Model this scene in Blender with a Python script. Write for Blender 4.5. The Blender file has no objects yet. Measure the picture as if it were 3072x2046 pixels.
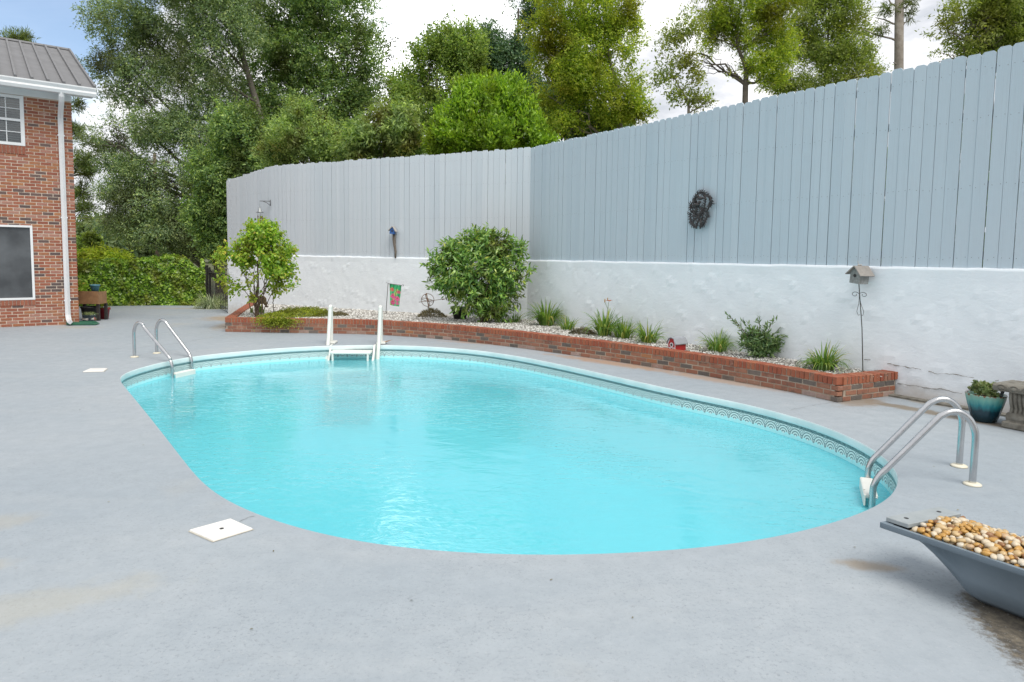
import bpy, bmesh, math, random
import numpy as np
from mathutils import Vector, Matrix
from mathutils.geometry import tessellate_polygon
random.seed(7)
RNG = np.random.default_rng(11)
SC = bpy.context.scene
COL = SC.collection
PI = math.pi

# ------------------------------------------------------------------ camera
F_PX, PITCH, ROLL, PCX, PCY, CAM_H = 2000.0, math.radians(4.49), math.atan(.014), 1536.0, 923.0, 1.7
fw = Vector((0, math.cos(PITCH), -math.sin(PITCH)))
rt0 = Vector((1, 0, 0)); up0 = rt0.cross(fw)
rt = rt0*math.cos(ROLL) + up0*math.sin(ROLL)
up = -rt0*math.sin(ROLL) + up0*math.cos(ROLL)
EYE = Vector((0, 0, CAM_H))
cd = bpy.data.cameras.new('camera'); cam = bpy.data.objects.new('camera', cd); COL.objects.link(cam)
cam.matrix_world = Matrix(((rt.x, up.x, -fw.x, 0), (rt.y, up.y, -fw.y, 0), (rt.z, up.z, -fw.z, CAM_H), (0, 0, 0, 1)))
cd.sensor_width = 36; cd.lens = F_PX/3072*36; cd.shift_y = -100/3072
cd.clip_start = .05; cd.clip_end = 3000
SC.camera = cam

# ------------------------------------------------------------------ sky, sun, exposure
SUN_EL, SUN_AZ = math.radians(58), math.radians(150)       # azimuth measured from +Y towards +X
SC.view_settings.view_transform = 'Standard'; SC.view_settings.look = 'None'
SC.view_settings.gamma = 1; SC.view_settings.use_curve_mapping = False
SC.view_settings.exposure = 0.92
w = bpy.data.worlds.new('World'); SC.world = w; w.use_nodes = True
N = w.node_tree.nodes; L = w.node_tree.links; N.clear()
def wn(t, **k):
    n = N.new(t)
    for a, b in k.items(): setattr(n, a, b)
    return n
wo = wn('ShaderNodeOutputWorld'); bg = wn('ShaderNodeBackground'); bg.inputs[1].default_value = .1
L.new(bg.outputs[0], wo.inputs[0])
sky = wn('ShaderNodeTexSky', sky_type='NISHITA', sun_disc=False, sun_elevation=SUN_EL, sun_rotation=SUN_AZ, dust_density=1.2)
tc = wn('ShaderNodeTexCoord'); mp = wn('ShaderNodeMapping'); mp.inputs['Scale'].default_value = (1.6, 1.6, 3.2)
mp.inputs['Location'].default_value = (.35, .1, .2)
L.new(tc.outputs['Generated'], mp.inputs[0])
n1 = wn('ShaderNodeTexNoise'); n1.inputs['Scale'].default_value = 2.2; n1.inputs['Detail'].default_value = 9; n1.inputs['Roughness'].default_value = .56
n2 = wn('ShaderNodeTexNoise'); n2.inputs['Scale'].default_value = 4.2; n2.inputs['Detail'].default_value = 10; n2.inputs['Roughness'].default_value = .6; n2.inputs['Distortion'].default_value = .35
L.new(mp.outputs[0], n1.inputs[0]); L.new(mp.outputs[0], n2.inputs[0])
# the cloud cover opens to clear blue towards the left of the house
vm = wn('ShaderNodeVectorMath', operation='DOT_PRODUCT'); vm.inputs[1].default_value = Vector((-.60, .70, .36)).normalized()
nrm = wn('ShaderNodeVectorMath', operation='NORMALIZE'); L.new(tc.outputs['Generated'], nrm.inputs[0]); L.new(nrm.outputs[0], vm.inputs[0])
opn = wn('ShaderNodeMapRange'); opn.inputs[1].default_value = .955; opn.inputs[2].default_value = 1.0; opn.inputs[3].default_value = 0; opn.inputs[4].default_value = .74
L.new(vm.outputs['Value'], opn.inputs[0])
sub = wn('ShaderNodeMath', operation='SUBTRACT'); L.new(n1.outputs[0], sub.inputs[0]); L.new(opn.outputs[0], sub.inputs[1])
cov = wn('ShaderNodeMapRange', interpolation_type='SMOOTHSTEP'); cov.inputs[1].default_value = .16; cov.inputs[2].default_value = .36; cov.inputs[3].default_value = .08
L.new(sub.outputs[0], cov.inputs[0])
cr = wn('ShaderNodeValToRGB'); L.new(n2.outputs[0], cr.inputs[0])
e = cr.color_ramp.elements; e[0].position = .39; e[0].color = (3.7, 3.9, 4.25, 1); e[1].position = .64; e[1].color = (7.4, 7.35, 7.3, 1)
m_ = cr.color_ramp.elements.new(.51); m_.color = (5.0, 5.1, 5.35, 1)
vs = wn('ShaderNodeVectorMath', operation='DOT_PRODUCT'); vs.inputs[1].default_value = (fw*F_PX + rt*(930*3072/2354-PCX) - up*(20*3072/2354-PCY)).normalized(); L.new(nrm.outputs[0], vs.inputs[0])
lit = wn('ShaderNodeMapRange', interpolation_type='SMOOTHSTEP'); lit.inputs[1].default_value = .980; lit.inputs[2].default_value = .998; lit.inputs[3].default_value = 1; lit.inputs[4].default_value = 2.0; L.new(vs.outputs['Value'], lit.inputs[0])
lm = wn('ShaderNodeVectorMath', operation='SCALE'); L.new(cr.outputs[0], lm.inputs[0]); L.new(lit.outputs[0], lm.inputs['Scale'])
mx = wn('ShaderNodeMix', data_type='RGBA'); L.new(cov.outputs[0], mx.inputs[0]); L.new(sky.outputs[0], mx.inputs[6]); L.new(lm.outputs[0], mx.inputs[7])
L.new(mx.outputs[2], bg.inputs[0])
sd = bpy.data.lights.new('sun', 'SUN'); sd.energy = 1.5; sd.angle = math.radians(34); sd.color = (1, .955, .88)
sun = bpy.data.objects.new('sun', sd); COL.objects.link(sun)
sv = Vector((math.sin(SUN_AZ)*math.cos(SUN_EL), math.cos(SUN_AZ)*math.cos(SUN_EL), math.sin(SUN_EL)))
sun.rotation_euler = sv.to_track_quat('Z', 'Y').to_euler(); sun.location = sv*60

# ------------------------------------------------------------------ survey: photo bearings to places on the ground / at a distance
def bearing(x, y): return fw*F_PX + rt*(x-PCX) - up*(y-PCY)
def gz(y): return -.02*max(0, y-14.5)                       # the deck falls away a little behind the planter
def G(x, y, z=None):
    d = bearing(x, y)
    if z is not None: return EYE + d*((z-CAM_H)/d.z)
    p = EYE + d*((0-CAM_H)/d.z)
    for _ in range(12): p = EYE + d*((gz(p.y)-CAM_H)/d.z)
    return p
def D(x, y, Y):
    d = bearing(x, y); return EYE + d*(Y/d.y)
DS = 3072/2354.                                              # bearings noted on the 2354 px wide print

# ------------------------------------------------------------------ mesh helpers
class MB:
    def __init__(s): s.v, s.f, s.m = [], [], []
    def add(s, v, f, mi=0):
        o = len(s.v); s.v += [tuple(p) for p in v]; s.f += [tuple(i+o for i in q) for q in f]; s.m += [mi]*len(f)
    def box(s, c, sz, R=None, mi=0, bev=0):
        x, y, z = sz[0]/2, sz[1]/2, sz[2]/2
        if bev:
            b = bev; v = []
            for sx in (-1, 1):
                for sy in (-1, 1):
                    for sz_ in (-1, 1):
                        v += [(sx*(x-b), sy*(y-b), sz_*z), (sx*(x-b), sy*y, sz_*(z-b)), (sx*x, sy*(y-b), sz_*(z-b))]
            I = lambda sx, sy, sz_, k: (((sx > 0)*2+(sy > 0))*2+(sz_ > 0))*3+k
            f = []
            for q in (-1, 1):
                f.append([I(-1, -1, q, 0), I(1, -1, q, 0), I(1, 1, q, 0), I(-1, 1, q, 0)][::q])
                f.append([I(-1, q, -1, 1), I(-1, q, 1, 1), I(1, q, 1, 1), I(1, q, -1, 1)][::q])
                f.append([I(q, -1, -1, 2), I(q, 1, -1, 2), I(q, 1, 1, 2), I(q, -1, 1, 2)][::q])
            for a in (-1, 1):
                for b_ in (-1, 1):
                    f.append([I(-1, a, b_, 0), I(1, a, b_, 0), I(1, a, b_, 1), I(-1, a, b_, 1)])
                    f.append([I(a, -1, b_, 0), I(a, 1, b_, 0), I(a, 1, b_, 2), I(a, -1, b_, 2)])
                    f.append([I(a, b_, -1, 1), I(a, b_, 1, 1), I(a, b_, 1, 2), I(a, b_, -1, 2)])
                    for c_ in (-1, 1): f.append([I(a, b_, c_, 0), I(a, b_, c_, 1), I(a, b_, c_, 2)])
        else:
            v = [(sx*x, sy*y, sz_*z) for sx in (-1, 1) for sy in (-1, 1) for sz_ in (-1, 1)]
            f = [(0, 1, 3, 2), (4, 6, 7, 5), (0, 4, 5, 1), (2, 3, 7, 6), (0, 2, 6, 4), (1, 5, 7, 3)]
        C_ = Vector(c)
        s.add([C_ + (R @ Vector(p) if R else Vector(p)) for p in v], f, mi)
    def tube(s, pts, r, n=8, mi=0, cap=True, flat=1.0):
        pts = [Vector(p) for p in pts]; k = len(pts)
        rr = r if hasattr(r, '__len__') else [r]*k
        T = [(pts[min(i+1, k-1)]-pts[max(i-1, 0)]).normalized() for i in range(k)]
        a = Vector((0, 0, 1)) if abs(T[0].z) < .9 else Vector((1, 0, 0))
        u = (a - T[0]*a.dot(T[0])).normalized(); v = []
        for i in range(k):
            u = (u - T[i]*u.dot(T[i])).normalized(); b = T[i].cross(u)
            for j in range(n):
                t = 2*PI*j/n; v.append(pts[i] + (u*math.cos(t) + b*math.sin(t)*flat)*rr[i])
        f = [(i*n+j, i*n+(j+1) % n, (i+1)*n+(j+1) % n, (i+1)*n+j) for i in range(k-1) for j in range(n)]
        if cap: f += [tuple(range(n))[::-1], tuple((k-1)*n+j for j in range(n))]
        s.add(v, f, mi)
    def lathe(s, prof, n=24, c=(0, 0, 0), mi=0, flute=None, R=None):
        v = []; C_ = Vector(c)
        for r, z in prof:
            for j in range(n):
                t = 2*PI*j/n; q = r*(flute(t, z) if flute else 1)
                p = Vector((q*math.cos(t), q*math.sin(t), z)); v.append(C_ + (R @ p if R else p))
        f = [(i*n+j, i*n+(j+1) % n, (i+1)*n+(j+1) % n, (i+1)*n+j) for i in range(len(prof)-1) for j in range(n)]
        f += [tuple(range(n))[::-1], tuple((len(prof)-1)*n+j for j in range(n))]
        s.add(v, f, mi)
    def prism(s, poly, h0, h1, R=None, c=(0, 0, 0), mi=0):
        # polygon in (x, z), extruded along y from h0 to h1
        n = len(poly); C_ = Vector(c)
        v = [Vector((p[0], h0, p[1])) for p in poly] + [Vector((p[0], h1, p[1])) for p in poly]
        f = [tuple(range(n)), tuple(range(n, 2*n))[::-1]] + [(i, i+n, (i+1) % n+n, (i+1) % n) for i in range(n)]
        s.add([C_ + (R @ p if R else p) for p in v], f, mi)
    def ball(s, c, r, nu=8, nv=6, mi=0, R=None):
        r = r if hasattr(r, '__len__') else (r, r, r)
        prof = [(math.sin(PI*i/nv), -math.cos(PI*i/nv)) for i in range(1, nv)]
        v = [Vector((r[0]*a*math.cos(2*PI*j/nu), r[1]*a*math.sin(2*PI*j/nu), r[2]*z)) for a, z in prof for j in range(nu)]
        v += [Vector((0, 0, -r[2])), Vector((0, 0, r[2]))]; k = len(prof); C_ = Vector(c)
        f = [(i*nu+j, i*nu+(j+1) % nu, (i+1)*nu+(j+1) % nu, (i+1)*nu+j) for i in range(k-1) for j in range(nu)]
        f += [(k*nu, (j+1) % nu, j) for j in range(nu)] + [(k*nu+1, (k-1)*nu+j, (k-1)*nu+(j+1) % nu) for j in range(nu)]
        s.add([C_ + (R @ p if R else p) for p in v], f, mi)
    def mesh(s, name, mats, smooth=False):
        me = bpy.data.meshes.new(name); me.from_pydata(s.v, [], s.f)
        for m in (mats if isinstance(mats, (list, tuple)) else [mats]): me.materials.append(m)
        if any(s.m): me.polygons.foreach_set('material_index', s.m)
        if smooth: me.polygons.foreach_set('use_smooth', [True]*len(s.f))
        return me
    def build(s, name, mats, parent=None, smooth=False, world=False, label=None, kind=None):
        me = s.mesh(name, mats, smooth)
        return link(name, me, parent, world, label, kind)

def link(name, me, parent=None, world=False, label=None, kind=None):
    o = bpy.data.objects.new(name, me); COL.objects.link(o)
    if parent is not None:
        o.parent = parent
        if world:                                  # vertices were given in world coordinates
            o.matrix_parent_inverse = parent_world(parent).inverted()
    if label: o['label'] = label
    if kind: o['kind'] = kind
    return o
def parent_world(p):
    m = p.matrix_basis.copy()
    while p.parent is not None:
        m = p.parent.matrix_basis @ p.matrix_parent_inverse @ m; p = p.parent
    return m
def fix_normals(o):
    bm = bmesh.new(); bm.from_mesh(o.data); bmesh.ops.recalc_face_normals(bm, faces=bm.faces); bm.to_mesh(o.data); bm.free(); return o
def tag(o, label, cat, group=None, kind=None):
    o['label'] = label; o['category'] = cat
    if group: o['group'] = group
    if kind: o['kind'] = kind
    return o
def thing(name, label, cat, loc=(0, 0, 0), rz=0, group=None):
    o = bpy.data.objects.new(name, None); COL.objects.link(o); o.location = loc; o.rotation_euler = (0, 0, rz)
    o.empty_display_size = .2
    return tag(o, label, cat, group)
def struct(o, label=None):
    o['kind'] = 'structure'
    if label: o['label'] = label
    return o
def quads(name, V, mats, parent=None, mi=None, kind=None, world=True):
    """V: (n, k, 3) array of k-gons, world coordinates"""
    n, k = V.shape[:2]
    me = bpy.data.meshes.new(name); me.vertices.add(n*k); me.loops.add(n*k); me.polygons.add(n)
    me.vertices.foreach_set('co', V.astype(np.float32).ravel()); me.loops.foreach_set('vertex_index', np.arange(n*k, dtype=np.int32))
    me.polygons.foreach_set('loop_start', np.arange(0, n*k, k, dtype=np.int32))
    for m in (mats if isinstance(mats, (list, tuple)) else [mats]): me.materials.append(m)
    if mi is not None: me.polygons.foreach_set('material_index', np.asarray(mi, dtype=np.int32))
    me.update(calc_edges=True); me.validate()
    return link(name, me, parent, world and parent is not None, kind=kind)
def nz(a): return a/np.maximum(np.linalg.norm(a, axis=-1, keepdims=True), 1e-9)
_nd = RNG.normal(size=(9, 3)); _np = RNG.uniform(0, 6.28, 9)
def wob(p, seed=0.):                                         # cheap smooth 3-D noise, about -1..1
    p = np.asarray(p); s = 0
    for i in range(9): s = s + np.sin(p @ _nd[i]*(1+.22*i) + _np[i]*(1+seed))
    return s/4.2
def catmull(P, k=6, closed=False):
    P = [Vector(p) for p in P]; n = len(P); out = []
    for i in range(n if closed else n-1):
        a = P[(i-1) % n] if closed or i > 0 else P[0]; b = P[i]; c = P[(i+1) % n]; d = P[(i+2) % n] if closed or i+2 < n else P[-1]
        for j in range(k):
            t = j/k; out.append(.5*((2*b)+(c-a)*t+(2*a-5*b+4*c-d)*t*t+(3*b-a-3*c+d)*t**3))
    if not closed: out.append(P[-1])
    return out
def resample(P, step, closed=False):
    P = [Vector(p) for p in P]
    if closed: P = P+[P[0]]
    out = [P[0]]; acc = 0
    for a, b in zip(P, P[1:]):
        d = (b-a).length
        while acc+d >= step:
            t = (step-acc)/d; a = a+(b-a)*t; out.append(a); d = (b-a).length; acc = 0
        acc += d
    return out
def inside(poly, x, y):
    px = np.array([p[0] for p in poly]); py = np.array([p[1] for p in poly]); r = np.zeros(np.shape(x), bool); j = len(px)-1
    for i in range(len(px)):
        c = ((py[i] > y) != (py[j] > y)) & (x < (px[j]-px[i])*(y-py[i])/(py[j]-py[i]+1e-12)+px[i]); r ^= c; j = i
    return r

# ------------------------------------------------------------------ materials
class NT:
    def __init__(s, name):
        s.m = bpy.data.materials.new(name); s.m.use_nodes = True; s.t = s.m.node_tree; s.t.nodes.clear()
        s.out = s.n('ShaderNodeOutputMaterial')
    def n(s, typ, ins=None, **k):
        nd = s.t.nodes.new(typ)
        for a, b in k.items(): setattr(nd, a, b)
        for a, b in (ins or {}).items(): s.put(nd.inputs[a], b)
        return nd
    def put(s, sock, v):
        if hasattr(v, 'is_output') or isinstance(v, bpy.types.NodeSocket): s.t.links.new(v, sock)
        else:
            if isinstance(v, tuple) and len(v) == 3 and sock.type == 'RGBA': v = (*v, 1)
            sock.default_value = v
    def math(s, op, a, b=0., c=None, clamp=False):
        nd = s.n('ShaderNodeMath', operation=op, use_clamp=clamp); s.put(nd.inputs[0], a); s.put(nd.inputs[1], b)
        if c is not None: s.put(nd.inputs[2], c)
        return nd.outputs[0]
    def noise(s, vec, scale, detail=4, rough=.55, dist=0):
        nd = s.n('ShaderNodeTexNoise', {'Scale': scale, 'Detail': detail, 'Roughness': rough, 'Distortion': dist}); s.put(nd.inputs['Vector'], vec); return nd.outputs[0]
    def rng(s, v, a, b, c=0., d=1., smooth=False):
        nd = s.n('ShaderNodeMapRange', interpolation_type='SMOOTHSTEP' if smooth else 'LINEAR'); s.put(nd.inputs[0], v)
        for i, q in zip((1, 2, 3, 4), (a, b, c, d)): s.put(nd.inputs[i], q)
        return nd.outputs[0]
    def mix(s, f, a, b, blend='MIX'):
        nd = s.n('ShaderNodeMix', data_type='RGBA', blend_type=blend); s.put(nd.inputs[0], f); s.put(nd.inputs[6], a); s.put(nd.inputs[7], b); return nd.outputs[2]
    def ramp(s, f, stops):
        nd = s.n('ShaderNodeValToRGB'); s.put(nd.inputs[0], f); E = nd.color_ramp.elements
        while len(E) < len(stops): E.new(.5)
        for e_, (p, c) in zip(E, stops): e_.position = p; e_.color = (*c, 1)
        return nd.outputs[0]
    def scale(s, vec, sc):
        nd = s.n('ShaderNodeVectorMath', {1: sc}, operation='MULTIPLY'); s.put(nd.inputs[0], vec); return nd.outputs[0]
    def obj(s): return s.n('ShaderNodeTexCoord').outputs['Object']
    def pos(s): return s.n('ShaderNodeNewGeometry').outputs['Position']
    def island(s): return s.n('ShaderNodeNewGeometry').outputs['Random Per Island']
    def orand(s): return s.n('ShaderNodeObjectInfo').outputs['Random']
    def bump(s, h, strength=.3, dist=.01, normal=None):
        nd = s.n('ShaderNodeBump', {'Strength': strength, 'Distance': dist}); s.put(nd.inputs['Height'], h)
        if normal is not None: s.put(nd.inputs['Normal'], normal)
        return nd.outputs[0]
    def pbr(s, col, rough=.6, normal=None, metal=0., spec=.5, **k):
        nd = s.n('ShaderNodeBsdfPrincipled', {'Roughness': rough, 'Metallic': metal, 'Specular IOR Level': spec}); s.put(nd.inputs['Base Color'], col)
        if normal is not None: s.put(nd.inputs['Normal'], normal)
        for a, b in k.items(): s.put(nd.inputs[a.replace('_', ' ')], b)
        return nd.outputs[0]
    def done(s, sh): s.t.links.new(sh, s.out.inputs[0]); return s.m

def plain(name, c1, c2=None, scale=8, rough=.6, bump=0., bscale=60, metal=0., spec=.5, bdist=.004):
    t = NT(name); v = t.obj(); c2 = c2 or tuple(x*.78 for x in c1)
    f = t.rng(t.noise(v, scale, 5, .6), .3, .7)
    nm = t.bump(t.noise(v, bscale, 4), bump, bdist) if bump else None
    return t.done(t.pbr(t.mix(f, c1, c2), rough, nm, metal, spec))

def leafmat(name, stops, trans=.35, rough=.45, patch=None, pscale=.5, gloss=.3, vary=1.):
    t = NT(name); c = t.ramp(t.island(), stops)
    if patch: c = t.mix(t.rng(t.noise(t.pos(), pscale, 3), .48, .66), c, t.mix(t.island(), patch, tuple(x*.6 for x in patch)))
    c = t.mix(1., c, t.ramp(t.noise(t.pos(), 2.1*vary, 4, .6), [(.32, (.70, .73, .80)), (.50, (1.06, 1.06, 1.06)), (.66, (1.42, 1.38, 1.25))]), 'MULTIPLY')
    d = t.pbr(c, rough, spec=gloss)
    tr = t.n('ShaderNodeBsdfTranslucent'); t.put(tr.inputs[0], t.mix(1., c, (1.5, 1.55, .75), 'MULTIPLY'))
    mxs = t.n('ShaderNodeMixShader', {0: trans}); t.t.links.new(d, mxs.inputs[1]); t.t.links.new(tr.outputs[0], mxs.inputs[2])
    return t.done(mxs.outputs[0])

def m_deck():
    t = NT('painted_concrete_deck'); p = t.pos()
    big = t.rng(t.noise(p, .33, 4, .55), .35, .68)
    c = t.mix(big, (.308, .350, .387), (.382, .414, .440))
    streak = t.rng(t.noise(t.scale(p, (1.0, 3.2, 1.0)), .8, 6, .62), .50, .80)
    c = t.mix(t.math('MULTIPLY', streak, .3), c, (.44, .455, .46))
    mott = t.rng(t.noise(p, 7, 7, .65), .3, .7); c = t.mix(t.math('MULTIPLY', mott, .42), c, (.235, .27, .30))
    sp = t.rng(t.noise(p, 42, 7, .9), .535, .60); c = t.mix(t.math('MULTIPLY', t.math('MULTIPLY', sp, t.rng(t.noise(p, 1.3, 4, .6), .35, .65, .25, 1.)), .62), c, (.15, .165, .18))
    sp2 = t.rng(t.noise(p, 17, 6, .8), .63, .68); c = t.mix(t.math('MULTIPLY', sp2, .5), c, (.19, .19, .18))
    wl = t.rng(t.noise(p, 36, 5, .85), .58, .64); c = t.mix(t.math('MULTIPLY', wl, .3), c, (.47, .48, .48))
    warm = t.rng(t.noise(p, .55, 5, .6), .60, .78); c = t.mix(t.math('MULTIPLY', warm, .4), c, (.37, .34, .27))
    # dirt and rust that has collected in known places: x, y, radius x, radius y, turn, colour, amount
    spots = [(1.6, 10.6, 1.6, .25, -.75, (.36, .22, .13), .75), (2.9, 9.2, 1.3, .22, -.82, (.36, .23, .14), .6), (-.5, 12.75, 1.2, .2, -.35, (.34, .24, .17), .6),
             (-7.4, 17.6, .9, 1.3, .3, (.33, .25, .16), .8), (-6.6, 15.4, .35, 1.3, .2, (.33, .26, .18), .65), (4.6, 7.6, .7, .16, -.9, (.20, .16, .11), .85), (5.0, 7.0, .75, .14, -.85, (.19, .155, .115), .9), (5.35, 6.5, .6, .1, -.9, (.2, .16, .12), .85),
             (5.15, 7.9, .9, .25, -.96, (.26, .22, .16), .8), (2.02, 3.60, .24, .09, -.2, (.29, .23, .16), .7), (-2.4, 3.0, .9, .22, .5, (.41, .365, .25), .26),
             (-3.3, 3.9, .5, .2, .7, (.41, .36, .26), .28), (-2.9, 3.4, .3, .12, .4, (.40, .35, .24), .3),
             (-9.5, 14.5, .6, .4, 0, (.34, .31, .24), .5), (-10, 21.2, 2.5, .45, .1, (.36, .31, .23), .55), (4.2, 7.9, .5, .25, .5, (.25, .19, .13), .7)]
    for x, y, rx, ry, a, col, k in spots:
        mpn = t.n('ShaderNodeMapping', {'Location': (x, y, 0), 'Rotation': (0, 0, a), 'Scale': (rx, ry, 9)}, vector_type='TEXTURE'); t.put(mpn.inputs[0], p)
        ln = t.n('ShaderNodeVectorMath', operation='LENGTH'); t.put(ln.inputs[0], mpn.outputs[0])
        q = t.math('ADD', ln.outputs['Value'], t.math('MULTIPLY', t.math('SUBTRACT', t.noise(p, 6, 6, .7), .5), 1.5))
        c = t.mix(t.math('MULTIPLY', t.rng(q, 1.05, .35, smooth=True), k), c, col)
    # bare concrete where the paint has worn off beside the trough
    ln = t.n('ShaderNodeVectorMath', {1: (3.9, 2.6, 0)}, operation='DISTANCE'); t.put(ln.inputs[0], p)
    q = t.math('ADD', ln.outputs['Value'], t.math('MULTIPLY', t.math('SUBTRACT', t.noise(p, 22, 8, .8), .5), .40))
    sy = t.n('ShaderNodeSeparateXYZ'); t.put(sy.inputs[0], p); q = t.math('ADD', q, t.math('MULTIPLY', t.math('MAXIMUM', t.math('SUBTRACT', sy.outputs[1], 3.3), 0.), 2.))
    bare = t.mix(t.rng(t.noise(p, 14, 6, .7), .42, .62), (.085, .077, .066), (.19, .165, .125))
    bare = t.mix(t.rng(t.noise(p, 60, 3, .7), .62, .7), bare, (.33, .33, .32))
    c = t.mix(t.rng(q, 1.78, 1.69), c, bare)
    h = t.math('ADD', t.noise(p, 55, 5, .65), t.math('MULTIPLY', t.noise(p, 5, 3), .9))
    return t.done(t.pbr(c, t.rng(mott, 0, 1, .55, .72), t.bump(h, .22, .006), spec=.35))

def m_fence(c1=(.465, .55, .615), c2=(.505, .585, .645), c3=(.53, .575, .62)):
    t = NT('weathered_painted_wood'); v = t.obj(); r = t.orand()
    off = t.n('ShaderNodeCombineXYZ'); t.put(off.inputs[0], t.math('MULTIPLY', r, 37.)); t.put(off.inputs[2], t.math('MULTIPLY', r, 91.))
    ad = t.n('ShaderNodeVectorMath', operation='ADD'); t.put(ad.inputs[0], v); t.put(ad.inputs[1], off.outputs[0]); v2 = ad.outputs[0]
    g = t.noise(t.scale(v2, (34, 34, 1.1)), 1.6, 6, .6, .4)
    c = t.mix(t.rng(r, 0, 1), c1, c2)
    c = t.mix(t.math('MULTIPLY', t.rng(g, .50, .70), .42), c, (.33, .37, .41))
    kn = t.rng(t.noise(t.scale(v2, (9, 9, 2.4)), 1.5, 3, .6), .70, .78); c = t.mix(t.math('MULTIPLY', kn, .7), c, (.22, .25, .285))
    fd = t.rng(t.noise(t.pos(), .45, 3), .35, .7); c = t.mix(t.math('MULTIPLY', fd, .35), c, c3)
    return t.done(t.pbr(c, .7, t.bump(g, .35, .004), spec=.3))

def m_wallpaint():
    t = NT('rough_white_painted_masonry'); p = t.pos()
    a = t.noise(p, 3.2, 6, .6, .6); b = t.noise(t.scale(p, (1, 1, 2.2)), 7, 6, .62, .8)
    c = t.mix(t.rng(a, .35, .7), (.83, .87, .905), (.79, .83, .87))
    c = t.mix(t.math('MULTIPLY', t.rng(t.noise(p, 1.1, 5, .65), .6, .8), .45), c, (.68, .695, .70))
    sep = t.n('ShaderNodeSeparateXYZ'); t.put(sep.inputs[0], p)
    dz = t.math('ADD', sep.outputs[2], t.math('MULTIPLY', t.math('SUBTRACT', t.noise(p, 2.5, 5, .7), .5), .5))
    c = t.mix(t.math('MULTIPLY', t.rng(dz, .26, .0), .55), c, (.5, .44, .37))
    h = t.math('ADD', b, t.math('MULTIPLY', t.noise(p, 26, 4, .6), .35))
    return t.done(t.pbr(c, .75, t.bump(h, .27, .016), spec=.3))

def brickmat(name, c1, c2, dirt=(.16, .13, .11), dk=.5, white=.0):
    t = NT(name); p = t.pos(); r = t.math('FRACT', t.math('ADD', t.orand(), t.island()))
    c = t.mix(r, c1, c2)
    c = t.mix(t.math('MULTIPLY', t.rng(t.noise(p, 13, 5, .65), .5, .72), dk), c, dirt)
    if white: c = t.mix(t.math('MULTIPLY', t.rng(t.noise(t.scale(p, (1, 1, 2)), 9, 6, .7), .58, .72), white), c, (.55, .47, .42))
    return t.done(t.pbr(c, .82, t.bump(t.noise(p, 90, 4), .4, .003), spec=.25))

def m_liner():
    t = NT('pool_liner_print'); uv = t.n('ShaderNodeUVMap').outputs[0]; sp = t.n('ShaderNodeSeparateXYZ'); t.put(sp.inputs[0], uv)
    u, v = sp.outputs[0], sp.outputs[1]                     # metres along the wall, metres below the deck
    s1 = t.math('ABSOLUTE', t.math('SUBTRACT', t.math('FRACT', t.math('DIVIDE', u, .17)), .5))   # 0 at cell centre .. .5
    x = t.math('MULTIPLY', s1, .17); yy = t.math('SUBTRACT', .205, v)
    r = t.math('SQRT', t.math('ADD', t.math('MULTIPLY', x, x), t.math('MULTIPLY', yy, yy)))
    ring = t.math('MULTIPLY', t.math('GREATER_THAN', t.math('FRACT', t.math('DIVIDE', r, .028)), .58), t.math('LESS_THAN', r, .085))
    s2 = t.math('ABSOLUTE', t.math('SUBTRACT', t.math('FRACT', t.math('ADD', t.math('DIVIDE', u, .17), .5)), .5))
    x2 = t.math('MULTIPLY', s2, .17); dz = t.math('ADD', t.math('MULTIPLY', x2, .8), t.math('ABSOLUTE', t.math('SUBTRACT', v, .135)))
    dia = t.math('MULTIPLY', t.math('GREATER_THAN', t.math('FRACT', t.math('DIVIDE', dz, .022)), .6), t.math('LESS_THAN', dz, .045))
    pat = t.math('MAXIMUM', ring, dia)
    c = t.mix(t.math('MULTIPLY', pat, .85), (.66, .78, .76), (.08, .17, .19))
    tri = t.math('ABSOLUTE', t.math('SUBTRACT', t.math('FRACT', t.math('DIVIDE', u, .085)), .5))
    low = t.math('GREATER_THAN', v, t.math('ADD', .188, t.math('MULTIPLY', tri, .05)))
    c = t.mix(low, c, t.mix(t.noise(t.scale(uv, (5, 5, 1)), 4, 4), (.40, .80, .82), (.52, .86, .88)))
    top = t.mix(t.rng(t.noise(t.scale(uv, (18, 60, 1)), 1.5, 5, .7), .38, .62), (.03, .10, .12), (.22, .34, .34))
    c = t.mix(t.math('LESS_THAN', v, .112), c, top)
    return t.done(t.pbr(c, .35, spec=.4))

def m_basin():
    t = NT('pale_blue_pool_liner'); p = t.pos()
    c = t.mix(t.rng(t.noise(p, 1.2, 5, .6), .3, .7), (.52, .86, .92), (.60, .90, .94))
    return t.done(t.pbr(c, .5, spec=.2))

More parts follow.
